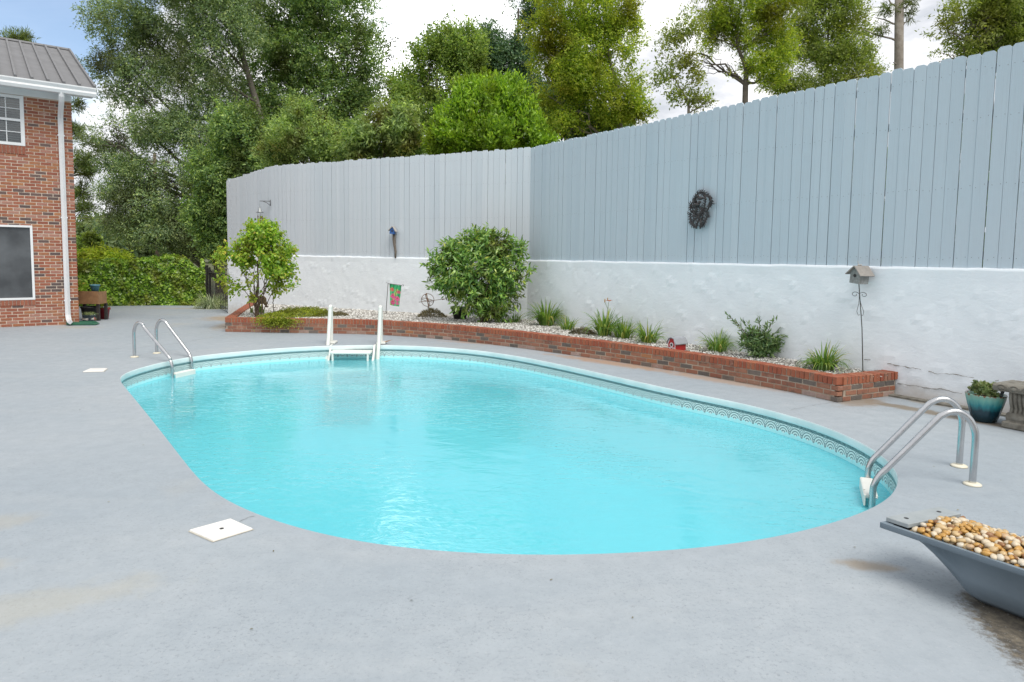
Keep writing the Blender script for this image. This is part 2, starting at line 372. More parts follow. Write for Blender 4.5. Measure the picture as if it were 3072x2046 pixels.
def m_water():
    t = NT('pool_water'); p = t.pos()
    a = t.noise(t.scale(p, (1.0, 1.7, 1)), 2.6, 2, .5, .6); b = t.noise(t.scale(p, (1, 1.7, 1)), 7.5, 2, .5, 1.2); c = t.noise(p, .7, 2, .5)
    patch = t.rng(t.noise(p, .45, 2), .42, .60, .15, 1.)
    h = t.math('ADD', t.math('MULTIPLY', a, .26), t.math('MULTIPLY', t.math('MULTIPLY', b, .36), patch)); h = t.math('ADD', h, t.math('MULTIPLY', c, .5))
    nm = t.bump(h, 1., .024)
    tr = t.n('ShaderNodeBsdfTransparent', {0: (.43, .92, .975, 1)})
    df = t.n('ShaderNodeBsdfDiffuse', {0: (.22, .715, .80, 1)})           # faint cloudiness of the treated water
    body = t.n('ShaderNodeMixShader', {0: .50}); t.t.links.new(tr.outputs[0], body.inputs[1]); t.t.links.new(df.outputs[0], body.inputs[2])
    gl = t.n('ShaderNodeBsdfGlossy', {'Roughness': .012}); gl.inputs[0].default_value = (1, 1, 1, 1); t.put(gl.inputs['Normal'], nm)
    fr = t.n('ShaderNodeFresnel', {'IOR': 1.48}); t.put(fr.inputs['Normal'], nm)
    mxs = t.n('ShaderNodeMixShader'); t.put(mxs.inputs[0], fr.outputs[0]); t.t.links.new(body.outputs[0], mxs.inputs[1]); t.t.links.new(gl.outputs[0], mxs.inputs[2])
    return t.done(mxs.outputs[0])

def m_window():
    t = NT('dark_window_screen'); v = t.obj(); f = t.rng(t.noise(v, 1.6, 4), .35, .7)
    return t.done(t.pbr(t.mix(f, (.055, .06, .066), (.12, .13, .14)), .35, spec=.35))
def m_glass():
    t = NT('window_glass'); a = t.n('ShaderNodeBsdfTransparent', {0: (.75, .8, .8, 1)}); g = t.n('ShaderNodeBsdfGlossy', {'Roughness': .02})
    mxs = t.n('ShaderNodeMixShader', {0: .10}); t.t.links.new(a.outputs[0], mxs.inputs[1]); t.t.links.new(g.outputs[0], mxs.inputs[2]); return t.done(mxs.outputs[0])
def m_print(name, rough=.7):
    t = NT(name); a = t.n('ShaderNodeAttribute', attribute_name='print'); return t.done(t.pbr(a.outputs[0], rough, spec=.2))
def m_glaze():
    t = NT('teal_glaze'); sp = t.n('ShaderNodeSeparateXYZ'); v = t.obj(); t.put(sp.inputs[0], v)
    z = t.math('ADD', sp.outputs[2], t.math('MULTIPLY', t.math('SUBTRACT', t.noise(t.scale(v, (30, 30, 4)), 1., 4, .6), .5), .09))
    c = t.ramp(t.math('DIVIDE', z, .3), [(.0, (.006, .03, .045)), (.42, (.008, .04, .06)), (.62, (.02, .20, .23)), (.82, (.13, .36, .31)), (.965, (.22, .38, .30)), (.985, (.14, .06, .025))])
    return t.done(t.pbr(c, .12, spec=.6))

MT = dict(
    deck=m_deck(), fence=m_fence(), fence_grey=m_fence((.54, .595, .645), (.595, .64, .685), (.59, .615, .65)), wall=m_wallpaint(), liner=m_liner(), basin=m_basin(), water=m_water(), screen=m_window(), glass=m_glass(), glaze=m_glaze(),
    coping=plain('pale_coping', (.72, .80, .80), (.58, .70, .70), 3, .35), white=plain('white_trim_paint', (.76, .77, .78), (.68, .70, .72), 3, .45, .1, 30),
    resin=plain('cream_resin', (.74, .74, .69), (.64, .65, .61), 5, .4), steel=plain('brushed_steel', (.62, .62, .62), (.50, .51, .52), 12, .24, .06, 90, 1.), 
    flange=plain('yellowed_plastic', (.74, .70, .58), (.60, .55, .42), 9, .45), lid=plain('white_plastic_lid', (.80, .79, .76), (.73, .71, .67), 6, .4),
    dark=plain('black_plastic', (.018, .018, .02), (.03, .03, .03), 6, .5), iron=plain('black_iron', (.03, .03, .032), (.05, .045, .04), 12, .5), rust=plain('rusty_iron', (.11, .075, .055), (.2, .11, .06), 25, .7, .2, 80),
    mortar=plain('mortar', (.64, .54, .45), (.52, .43, .35), 11, .9, .4, 60), oldmortar=plain('dirty_mortar', (.46, .39, .31), (.26, .20, .15), 5, .9, .5, 50),
    roof=plain('grey_metal_roof', (.17, .17, .175), (.205, .205, .21), 2, .68, .05, 5, spec=.2), soffit=plain('pale_soffit', (.66, .68, .69), (.60, .62, .64), 3, .5),
    bank=plain('leaf_litter_bank', (.10, .085, .05), (.05, .06, .025), 2, .95, .5, 8, bdist=.05), ground=plain('rough_grass', (.075, .10, .035), (.11, .10, .05), .6, .95, .4, 6, bdist=.05),
    soil=plain('chip_bed', (.40, .38, .35), (.22, .20, .18), 40, .9, .6, 60, bdist=.01), bark=plain('grey_bark', (.20, .175, .15), (.10, .085, .07), 9, .9, .6, 20, bdist=.02), bark2=plain('brown_bark', (.13, .09, .06), (.07, .05, .035), 14, .9, .6, 40, bdist=.01),
    palebark=plain('pale_bark', (.33, .30, .26), (.20, .17, .14), 6, .9, .5, 20, bdist=.02), pvc=plain('grey_pvc', (.55, .57, .58), (.45, .46, .46), 7, .45), cap=plain('yellowish_cap', (.42, .42, .22), (.33, .33, .18), 20, .5),
    trough=plain('blue_grey_trough_paint', (.150, .195, .235), (.19, .235, .275), 5, .42, .08, 40), plank=plain('pale_grey_plank', (.33, .36, .37), (.27, .30, .31), 14, .6, .2, 60),
    stone=plain('weathered_cast_stone', (.25, .235, .20), (.115, .105, .085), 13, .9, .6, 45, bdist=.006), timber=plain('weathered_timber', (.34, .19, .09), (.22, .12, .06), 9, .8, .3, 40), darktimber=plain('dark_timber', (.05, .042, .038), (.03, .027, .025), 9, .8),
    tealpot=plain('teal_plastic', (.10, .28, .34), (.08, .23, .29), 4, .4), redpot=plain('red_plastic', (.30, .02, .03), (.24, .016, .026), 4, .35), green=plain('green_plastic', (.035, .15, .085), (.03, .11, .07), 4, .5),
    bluewood=plain('blue_painted_wood', (.03, .10, .32), (.04, .13, .36), 20, .7), redwood=plain('red_painted_wood', (.42, .018, .02), (.30, .02, .02), 14, .6), greywood=plain('grey_weathered_wood', (.33, .34, .33), (.20, .20, .19), 30, .85, .4, 80), drift=plain('driftwood', (.22, .19, .16), (.11, .09, .07), 30, .9, .5, 40),
    shake=plain('pale_roof_board', (.52, .50, .47), (.36, .33, .30), 30, .8), tin=plain('dull_tin', (.36, .38, .38), (.24, .25, .25), 12, .45, metal=.6), copper=plain('dark_red_tube', (.085, .025, .022), (.06, .02, .018), 5, .4), bronze=plain('dark_bronze', (.040, .040, .045), (.075, .062, .058), 35, .5, metal=.35),
    pole=plain('utility_pole_wood', (.20, .15, .12), (.13, .10, .08), 4, .9), lattice=plain('pale_lattice', (.30, .30, .29), None, 4, .8),
)
MT['brick_red'] = brickmat('red_brick', (.245, .085, .055), (.32, .12, .072), dk=.28, white=.3)
MT['brick_orange'] = brickmat('orange_brick', (.36, .165, .080), (.29, .11, .062), dk=.28, white=.3)
MT['brick_dark'] = brickmat('charcoal_brick', (.095, .072, .070), (.15, .098, .085), dk=.25, white=.12)
MT['brick_pink'] = brickmat('pink_brick', (.37, .20, .15), (.31, .14, .105), dk=.25, white=.55)
MT['brick_cap'] = brickmat('bright_red_brick', (.285, .085, .050), (.345, .125, .068), (.13, .08, .06), dk=.5)
MT['brick_worn'] = brickmat('worn_red_brick', (.235, .098, .066), (.32, .155, .10), (.11, .085, .07), dk=.75, white=.3)
MT['brick_grey'] = brickmat('grey_brick', (.12, .105, .095), (.17, .14, .12), (.07, .06, .05), dk=.6)
MT['brick_lime'] = brickmat('lime_stained_brick', (.36, .27, .24), (.30, .17, .12), (.15, .12, .10), dk=.5, white=.7)

# ================================================================== the setting
# ---- pool outline (surveyed along the edge of the deck)
pool_px = [(270,868),(285,888),(300,905),(345,960),(400,1030),(450,1095),(490,1135),(550,1168),(620,1195),(700,1220),(800,1243),(900,1258),(1000,1268),(1150,1276),(1300,1277),(1450,1272),(1600,1262),(1700,1250),(1800,1233),(1900,1208),(1985,1180),(2040,1155),(2065,1130),(2073,1100),(2060,1070),(2000,1025),(1900,980),(1800,950),(1700,925),(1600,906),(1500,885),(1400,862),(1300,840),(1200,820),(1100,805),(1000,797),(930,794),(860,793),(780,794),(700,797),(630,801),(560,807),(450,818),(390,828),(350,838),(315,847),(290,855),(275,862)]
P0 = [G(x*DS, y*DS, 0) for x, y in pool_px]
POOL = resample(P0, .11, closed=True)[:-1]
for _ in range(14):
    n = len(POOL); POOL = [(POOL[i-1]+POOL[i]*2+POOL[(i+1) % n])/4 for i in range(n)]
area = sum(a.x*b.y-b.x*a.y for a, b in zip(POOL, POOL[1:]+POOL[:1]))
if area < 0: POOL = POOL[::-1]
NP = len(POOL)
PTAN = [(POOL[(i+1) % NP]-POOL[i-1]).normalized() for i in range(NP)]
PIN = [Vector((-t.y, t.x, 0)) for t in PTAN]                # towards the water
WATER_Z = -.24
def poolfill(z, off=0.):
    ring = [(p+q*off) for p, q in zip(POOL, PIN)]
    return [(p.x, p.y, z) for p in ring], [tuple(t) for t in tessellate_polygon([ring])]

# ---- deck: one sheet with the pool cut out, falling away gently behind the planter
outer = [Vector(p) for p in [(-22, -6, 0), (10, -6, 0), (10, 4, 0), (6.5, 8, 0), (1, 16, 0), (-6.4, 19, 0), (-8.6, 22.6, 0), (-22, 22.6, 0)]]
loops = [outer, POOL[::-1]]
flat = [p for l_ in loops for p in l_]
bm = bmesh.new(); vs = [bm.verts.new((p.x, p.y, 0)) for p in flat]
for t in tessellate_polygon(loops): bm.faces.new([vs[i] for i in t])
bmesh.ops.bisect_plane(bm, geom=bm.verts[:]+bm.edges[:]+bm.faces[:], plane_co=(0, 14.5, 0), plane_no=(0, 1, 0))
for v in bm.verts: v.co.z = gz(v.co.y)
bmesh.ops.recalc_face_normals(bm, faces=bm.faces)
if sum(f.normal.z for f in bm.faces) < 0: bmesh.ops.reverse_faces(bm, faces=bm.faces)
me = bpy.data.meshes.new('pool_deck'); bm.to_mesh(me); bm.free(); me.materials.append(MT['deck'])
deck = struct(link('pool_deck', me), 'blue grey painted concrete deck around the pool with worn and rust stained patches')

# ---- cracks that run across the deck
MT['crack'] = plain('crack_dirt', (.20, .205, .21), (.13, .13, .13), 9, .9)
def crack(pts, w_, seed):
    rr = random.Random(seed); P = []
    pts = [G(*p) for p in pts]
    for a, b in zip(pts, pts[1:]):
        k = max(3, int((b-a).length/.05)); d = (b-a).normalized(); nn = Vector((-d.y, d.x, 0))
        for i in range(k): P.append(a+(b-a)*(i/k)+nn*rr.uniform(-.012, .012))
    m = MB(); v = []; f = []
    for i, p in enumerate(P[:-1]):
        d = (P[i+1]-p).normalized(); nn = Vector((-d.y, d.x, 0))*w_*rr.uniform(.3, 1)
        v += [p+nn+Vector((0, 0, .003)), p-nn+Vector((0, 0, .003))]
    f = [(2*i, 2*i+1, 2*i+3, 2*i+2) for i in range(len(v)//2-1)]
    m.add(v, f); o = m.build('crack', MT['crack'], deck); fix_normals(o)
crack([(2370, 1231), (2440, 1216), (2500, 1207), (2535, 1203)], .0035, 1)
crack([(300, 1050), (410, 1043), (530, 1031), (640, 1012), (690, 1002)], .004, 2)
crack([(716, 1566), (745, 1553), (800, 1543)], .003, 3)
crack([(430, 963), (520, 952), (600, 950)], .005, 4)
crack([(560, 955), (640, 944), (670, 941)], .006, 5)

# ---- rough ground out to the horizon, open under the pool
m = MB()
X = (-900, -24, 12, 900); Y = (-300, -7, 24, 1500)
for i in range(3):
    for j in range(3):
        if i == 1 and j == 1: continue
        m.add([(X[i], Y[j], -.3), (X[i+1], Y[j], -.3), (X[i+1], Y[j+1], -.3), (X[i], Y[j+1], -.3)], [(0, 1, 2, 3)])
struct(m.build('ground', MT['ground']))
m = MB(); v, f = poolfill(WATER_Z, -.002); m.add(v, f); wat = struct(fix_normals(m.build('water', MT['water'])), 'clear turquoise pool water with small ripples')
if wat.data.polygons[0].normal.z < 0: wat.data.flip_normals()

# ---- the pool itself
pool = thing('swimming_pool', 'oval in-ground swimming pool with pale coping and blue patterned liner', 'swimming pool', (0, 8, 0))
def band(name, prof, mat, smooth=True, uv=False):
    m = MB(); k = len(prof)
    v = [p+q*o+Vector((0, 0, z)) for o, z in prof for p, q in zip(POOL, PIN)]
    f = [(i*NP+j, (i+1)*NP+j, (i+1)*NP+(j+1) % NP, i*NP+(j+1) % NP) for i in range(k-1) for j in range(NP)]
    m.add(v, f); me = m.mesh(name, mat, smooth)
    if uv:
        arc = [0]
        for i in range(NP): arc.append(arc[-1]+(POOL[(i+1) % NP]-POOL[i]).length)
        per = round(arc[-1]/.17)*.17; sc = per/arc[-1]
        l_ = me.uv_layers.new(name='uv').data; n_ = 0
        for i in range(k-1):
            for j in range(NP):
                for jj, ii in ((j, i), (j, i+1), (j+1, i+1), (j+1, i)):
                    l_[n_].uv = (arc[jj]*sc, -prof[ii][1]); n_ += 1
    return link(name, me, pool, world=True)
bpy.context.view_layer.update()
band('coping', [(.0, -.001), (.003, -.006), (.0045, -.02), (.0045, -.06), (.002, -.078), (-.002, -.08)], MT['coping'])
band('liner_band', [(0, -.078), (0, -.16), (0, -.25)], MT['liner'], uv=True)
band('basin_wall', [(0, -.25), (-.01, -.6), (.05, -1.05), (.35, -1.35)], MT['basin'])
m = MB(); v, f = poolfill(-1.35, .33); m.add(v, f); fix_normals(m.build('basin_floor', MT['basin'], pool, world=True))
# skimmer mouth in the left wall
sk = min(range(NP), key=lambda i: (POOL[i]-G(291*1.305, 874*1.305, 0)).length)
m = MB(); c = POOL[sk]+PIN[sk]*.008; R = Matrix((PTAN[sk], PIN[sk], Vector((0, 0, 1)))).transposed()
for q in (-.12, .12): m.box(c+PTAN[sk]*q+Vector((0, 0, -.2)), (.035, .02, .2), R)
for q in (-.11, -.29): m.box(c+Vector((0, 0, q)), (.205, .02, .03), R)
m.build('skimmer_mouth', MT['resin'], pool, world=True)

# ---- retaining wall line and the plank fence on top of it
WA, WB, WC = Vector((-8.18, 19.15, 0)), Vector((-6.62, 18.3, 0)), Vector((.34, 14.85, 0))
WD = WC + Vector((.5708, -.8211, 0))*12.6
WLINE = [WA, WB, WC, WD]
WTOP = [1.53, 1.62, 1.608, 1.635]
FTOP = [3.70, 4.03, 4.07, 4.08]
wall = thing('retaining_wall', 'long white painted rough masonry retaining wall behind the brick planter', 'wall', (WC.x, WC.y, 0))
def line_normal(a, b):
    d = (b-a).normalized(); return d, Vector((d.y, -d.x, 0)) # towards the pool
corn = []
for i, p in enumerate(WLINE):
    ns = []
    if i > 0: ns.append(line_normal(WLINE[i-1], p)[1])
    if i < 3: ns.append(line_normal(p, WLINE[i+1])[1])
    q = sum(ns, Vector()); q.normalize(); corn.append(q/max(.6, q.dot(ns[0])))
def wall_strip():
    # front face with real lumps, rounded top edge, flat top, back face
    cols = []
    for s_ in range(3):
        a, b = WLINE[s_], WLINE[s_+1]; k = int((b-a).length/.07)
        for i in range(k if s_ < 2 else k+1):
            t = i/k; base = a+(b-a)*t; nn = (corn[s_]*(1-t)+corn[s_+1]*t); cols.append((base, nn if i == 0 else line_normal(a, b)[1]*1.0, WTOP[s_]*(1-t)+WTOP[s_+1]*t))
    ys = [-.5]+[i*.07 for i in range(0, 22)]
    V = []; nr = len(ys)+5
    for base, nn, top in cols:
        for z in ys:
            zz = min(z, top-.05); V.append(base+Vector((0, 0, zz)))
        for o, z in ((0.004, top-.03), (-.004, top-.008), (-.03, top), (-.24, top), (-.24, -.5)): V.append(base+nn*o+Vector((0, 0, z)))
    V = np.array([tuple(v) for v in V]); NN = np.array([tuple(c_[1]) for c_ in cols]).repeat(nr, 0)
    h = wob(V*2.1)*.004+wob(V*np.array([6.5, 6.5, 10.]), .3)*.0022+np.maximum(0, wob(V*np.array([9, 9, 14.]), .7)-.45)*.011
    mask = np.tile(np.array([1.]*len(ys)+[1, .8, 0, 0, 0]), len(cols))
    V = V+NN*(h*mask)[:, None]; V[:, 2] += np.tile(np.array([0.]*len(ys)+[1, 1, 1, 0, 0]), len(cols))*wob(V*np.array([5, 5, 0.]), .2)*.006
    m = MB(); f = [(i*nr+j, (i+1)*nr+j, (i+1)*nr+j+1, i*nr+j+1) for i in range(len(cols)-1) for j in range(nr-1)]
    f += [tuple(range(nr))[::-1], tuple((len(cols)-1)*nr+j for j in range(nr))]
    m.add(V, f); return m
o = fix_normals(wall_strip().build('painted_face', MT['wall'], wall, smooth=False, world=True))
# long cracks near the foot at the right
MT['wallcrack'] = plain('wall_crack', (.16, .15, .14), (.33, .32, .30), 14, .9)
dC, nC = line_normal(WC, WD)
def onwall(x, y, off=.012):
    d = bearing(x, y); q = WC+nC*off; t = ((q-EYE).dot(nC))/d.dot(nC); return EYE+d*t
def wcrack(pts, w_, seed):
    rr = random.Random(seed); m = MB(); P = []
    pts = [onwall(*p) for p in pts]
    for a, b in zip(pts, pts[1:]):
        k = max(2, int((b-a).length/.03)); P += [a+(b-a)*(i/k)+Vector((0, 0, rr.uniform(-.007, .007))) for i in range(k)]
    m.tube(P, [w_*rr.uniform(.15, 1) for _ in P], 5, cap=False); m.build('wall_crack', MT['wallcrack'], wall, world=True)
r6 = lambda x, y: (2400+x/2.903, 1000+y/2.903)
wcrack([r6(760, 262), r6(850, 280), r6(960, 298), r6(1080, 318)], .008, 1)
wcrack([r6(1120, 335), r6(1200, 350), r6(1330, 355), r6(1440, 372), r6(1540, 400)], .007, 2)
wcrack([r6(1700, 410), r6(1760, 408)], .006, 3)
wcrack([r6(850, 432), r6(980, 455), r6(1100, 475), r6(1220, 485), r6(1380, 520), r6(1440, 535)], .007, 4)
wcrack([r6(560, 228), r6(640, 236)], .005, 5)

fence = thing('plank_fence', 'tall blue grey painted plank fence with dog-eared tops along the white wall', 'fence', (WC.x, WC.y, 1.6))
def plank_mesh(dx=.03):
    m = MB(); w_, h_, t_ = .5, 1., .5
    m.prism([(-.5, 0), (.5, 0), (.5, .989), (.5-.19, 1), (-.5+.19, 1), (-.5, .989)], -.5, .5); return m.mesh('plank', MT['fence'])
PL = [plank_mesh()]; PG = []
for v_ in range(3):
    m = MB(); q = .15+.05*v_; m.prism([(-.5, 0), (.5, 0), (.5, .987+.002*v_), (.5-q, 1), (-.5+q*.8, 1), (-.5, .989)], -.5, .5); PL.append(m.mesh('plank', MT['fence'])); PG.append(m.mesh('plank', MT['fence_grey']))
rp = random.Random(3); nails = MB(); nfence = parent_world(fence).inverted()
for s_ in range(3):
    a, b = WLINE[s_], WLINE[s_+1]; d, nn = line_normal(a, b); Ls = (b-a).length; ang = math.atan2(d.y, d.x); x = -.012
    while x < Ls-.02:
        wd_ = rp.uniform(.128, .146)
        if Ls-x < .20: wd_ = Ls-x+.012
        gap = rp.choice([.004, .005, .006, .007, .009]) if s_ == 1 else rp.choice([.002, .003, .004, .005, .007, .009, .012]) if s_ else .004
        t = (x+wd_/2)/Ls; zb = WTOP[s_]*(1-t)+WTOP[s_+1]*t-.012; zt = FTOP[s_]*(1-t)+FTOP[s_+1]*t+rp.uniform(-.016, .016)
        o = link('plank', rp.choice(PL if s_ == 2 else PG), fence); p = a+d*(x+wd_/2)+nn*(-.045+rp.uniform(-.004, .004))
        M_ = Matrix.Translation((p.x, p.y, zb)) @ Matrix.Rotation(ang, 4, 'Z') @ Matrix.Rotation(rp.gauss(0, .0011), 4, 'Y') @ Matrix.Rotation(rp.gauss(0, .005), 4, 'Z') @ Matrix.Diagonal((wd_, .021, zt-zb, 1))
        o.matrix_basis = nfence @ M_
        for zr in (.12, .95, 1.72, 2.28):
            for q in (-.035, .04):
                c = p+nn*.0125+d*(q+rp.uniform(-.01, .01))+Vector((0, 0, zb+zr+rp.uniform(-.02, .02)))
                nails.add([c+d*(.0045*math.cos(k*PI/3))+Vector((0, 0, .0045*math.sin(k*PI/3))) for k in range(6)], [tuple(range(6))])
        x += wd_+gap
    m = MB(); m.box(a+(corn[s_]*-.135 if s_ else d*.05-nn*.08)+Vector((0, 0, 2.75)), (.20 if s_ else .09, .09 if s_ else .045, FTOP[s_]-1.55-.12), Matrix.Rotation(ang, 3, 'Z')); m.build('post', MT['fence'], fence, world=True)
    for zr in (.15, .95, 1.75, 2.25):
        m = MB(); mid = (a+b)/2; m.box(mid+nn*-.085+Vector((0, 0, (WTOP[s_]+WTOP[s_+1])/2+zr*(FTOP[s_]-WTOP[s_])/2.45)), (Ls-.1, .04, .09), Matrix.Rotation(ang, 3, 'Z'))
        m.build('rail', MT['darktimber'], fence, world=True)
nails.build('nail', plain('rusty_nail', (.2, .2, .21), None, 5, .7), fence, world=True, kind='stuff')

# ---- the bank behind the wall
m = MB(); steps = [(.26, 1.42), (2, 1.5), (6, 1.9), (14, 2.3), (40, 2.6), (160, 3)]
line = [WA+Vector((.1, .3, 0))]+WLINE[1:]; back = [Vector((-.25, 1, 0)).normalized(), Vector((.1, 1, 0)).normalized(), Vector((.6, .85, 0)).normalized(), Vector((1, .25, 0)).normalized()]
for o_, z in steps:
    for p, q in zip(line, back): m.add([(p+q*o_+Vector((0, 0, z)))], [])
for i in range(len(steps)-1):
    for j in range(3): m.f.append((i*4+j, i*4+j+1, (i+1)*4+j+1, (i+1)*4+j)); m.m.append(0)
k0 = len(m.v)                                                # the bank's open left flank slopes down to the ground
for o_, z in steps: m.v.append(tuple(line[0]+back[0]*o_+Vector((-.12*min(1, o_), 0, -1.8))))
for i in range(len(steps)-1): m.f.append((i*4, (i+1)*4, k0+i+1, k0+i)); m.m.append(0)
struct(fix_normals(m.build('bank', MT['bank'])))

# ---- brick planter
px_front = [(518,763),(700,766),(860,769.5),(1000,779),(1100,789),(1200,801),(1300,815),(1400,829),(1500,845),(1600,861),(1700,879),(1820,902),(1930,927)]
FR = [G(x*DS, y*DS, 0) for x, y in px_front]
FRs = resample(catmull(FR, 10), .05)
for _ in range(10): FRs = [FRs[0]]+[(FRs[i-1]+FRs[i]*2+FRs[i+1])/4 for i in range(1, len(FRs)-1)]+[FRs[-1]]
PEND = FRs[-1]; PWALL = G(2684, 1187, 0); PLEFT = FRs[0]; PLW = Vector((-7.35, 18.62, 0))
planter = thing('brick_planter', 'low curved red brick planter wall with upright cap bricks beside the pool', 'planter', (PEND.x, PEND.y, 0))
pinv = parent_world(planter).inverted()
b_full = MB(); b_full.box((0, 0, 0), (1, 1, 1)); 
def brick_mesh(mat, l_, h_, d_):
    m = MB(); m.box((0, 0, 0), (l_, d_, h_), bev=.0035); return m.mesh('brick', mat)
rb = random.Random(5); cand = []
def wall_run(path, rowlocks=True, near=1.):
    """bricks along a plan line; outward normal to the right of travel"""
    acc = [0]
    for a, b in zip(path, path[1:]): acc.append(acc[-1]+(b-a).length)
    tot = acc[-1]
    def at(s):
        s = min(max(s, 0), tot-1e-4); i = max(k for k in range(len(acc)) if acc[k] <= s); i = min(i, len(path)-2)
        d = (path[i+1]-path[i]).normalized(); return path[i]+d*(s-acc[i]), d
    for c_ in range(3):
        s = -.05-(c_ % 2)*.1
        while s < tot:
            a0, a1 = max(0, s), min(tot, s+.190)
            if a1-a0 > .04:
                p, d = at((a0+a1)/2); nn = Vector((d.y, -d.x, 0)); r = rb.random()
                mat = ('brick_lime' if r < .25 else 'brick_grey' if r < .50 else 'brick_worn') if c_ == 0 else ('brick_grey' if r < .17 else 'brick_orange' if r < .26 else 'brick_worn')
                cand.append((p+nn*-.045+nn*rb.uniform(-.003, .003)+Vector((0, 0, .0335+c_*.067)), math.atan2(d.y, d.x), a1-a0, .054, .09, mat))
            s += .2033
    s = 0.
    while s < tot-.03:
        p, d = at(s+.033); nn = Vector((d.y, -d.x, 0))
        cand.append((p+nn*-.093+nn*rb.uniform(-.004, .006)+Vector((0, 0, .203+.05+rb.uniform(-.002, .003))), math.atan2(d.y, d.x), .0545+rb.uniform(-.003, .002), .096, .195, 'brick_cap' if rb.random() > .05 else 'brick_worn')); s += .0665
wall_run(FRs)
wall_run([PEND+(PWALL-PEND)*(.092/(PWALL-PEND).length), PWALL])
wall_run([PLW, PLEFT])
cand.sort(key=lambda c: (c[0]-EYE).length*(1 if (c[0]-EYE).dot(Vector((math.sin(c[1]), -math.cos(c[1]), 0))) < 0 else 5))
bcache = {}
def place_brick(c, parent, inv, m_rest):
    p, a, l_, h_, d_, mat = c; key = (mat, h_, d_)
    R = Matrix.Rotation(a+rb.gauss(0, .006), 4, 'Z') @ Matrix.Rotation(rb.gauss(0, .004), 4, 'Y')
    if m_rest is None:
        if key not in bcache: bcache[key] = brick_mesh(MT[mat], .2, h_, d_)
        o = link('brick', bcache[key], parent); o.matrix_basis = inv @ Matrix.Translation(p) @ R @ Matrix.Diagonal((l_/.2, 1, 1, 1))
    else: m_rest.box(p, (l_, d_, h_), R.to_3x3(), BR_ALL.index(mat))
BR_ALL = ['brick_red', 'brick_orange', 'brick_dark', 'brick_pink', 'brick_cap', 'brick_worn', 'brick_grey', 'brick_lime']
rest = MB()
for i, c in enumerate(cand): place_brick(c, planter, pinv, None if i < 299 else rest)
if rest.v: rest.build('distant_brickwork', [MT[k] for k in BR_ALL], planter, world=True, kind='stuff')
# mortar bed behind and between the bricks
def ribbon_wall(path, off0, off1, z0, z1):
    m = MB(); n_ = len(path); v = []
    for i, p in enumerate(path):
        d = (path[min(i+1, n_-1)]-path[max(i-1, 0)]).normalized(); nn = Vector((d.y, -d.x, 0))
        v += [p+nn*off0+Vector((0, 0, z0)), p+nn*off0+Vector((0, 0, z1)), p+nn*off1+Vector((0, 0, z1)), p+nn*off1+Vector((0, 0, z0))]
    f = [(4*i+j, 4*i+(j+1) % 4, 4*i+4+(j+1) % 4, 4*i+4+j) for i in range(n_-1) for j in range(4)]+[(3, 2, 1, 0), tuple(4*(n_-1)+j for j in range(4))]
    m.add(v, f); return m
for pth in (FRs[:-1], [PEND+(PWALL-PEND)*.1, PWALL], [PLW, PLEFT]):
    fix_normals(ribbon_wall(pth, -.0055, -.18, -.05, .292).build('mortar', MT['oldmortar'], planter, world=True))
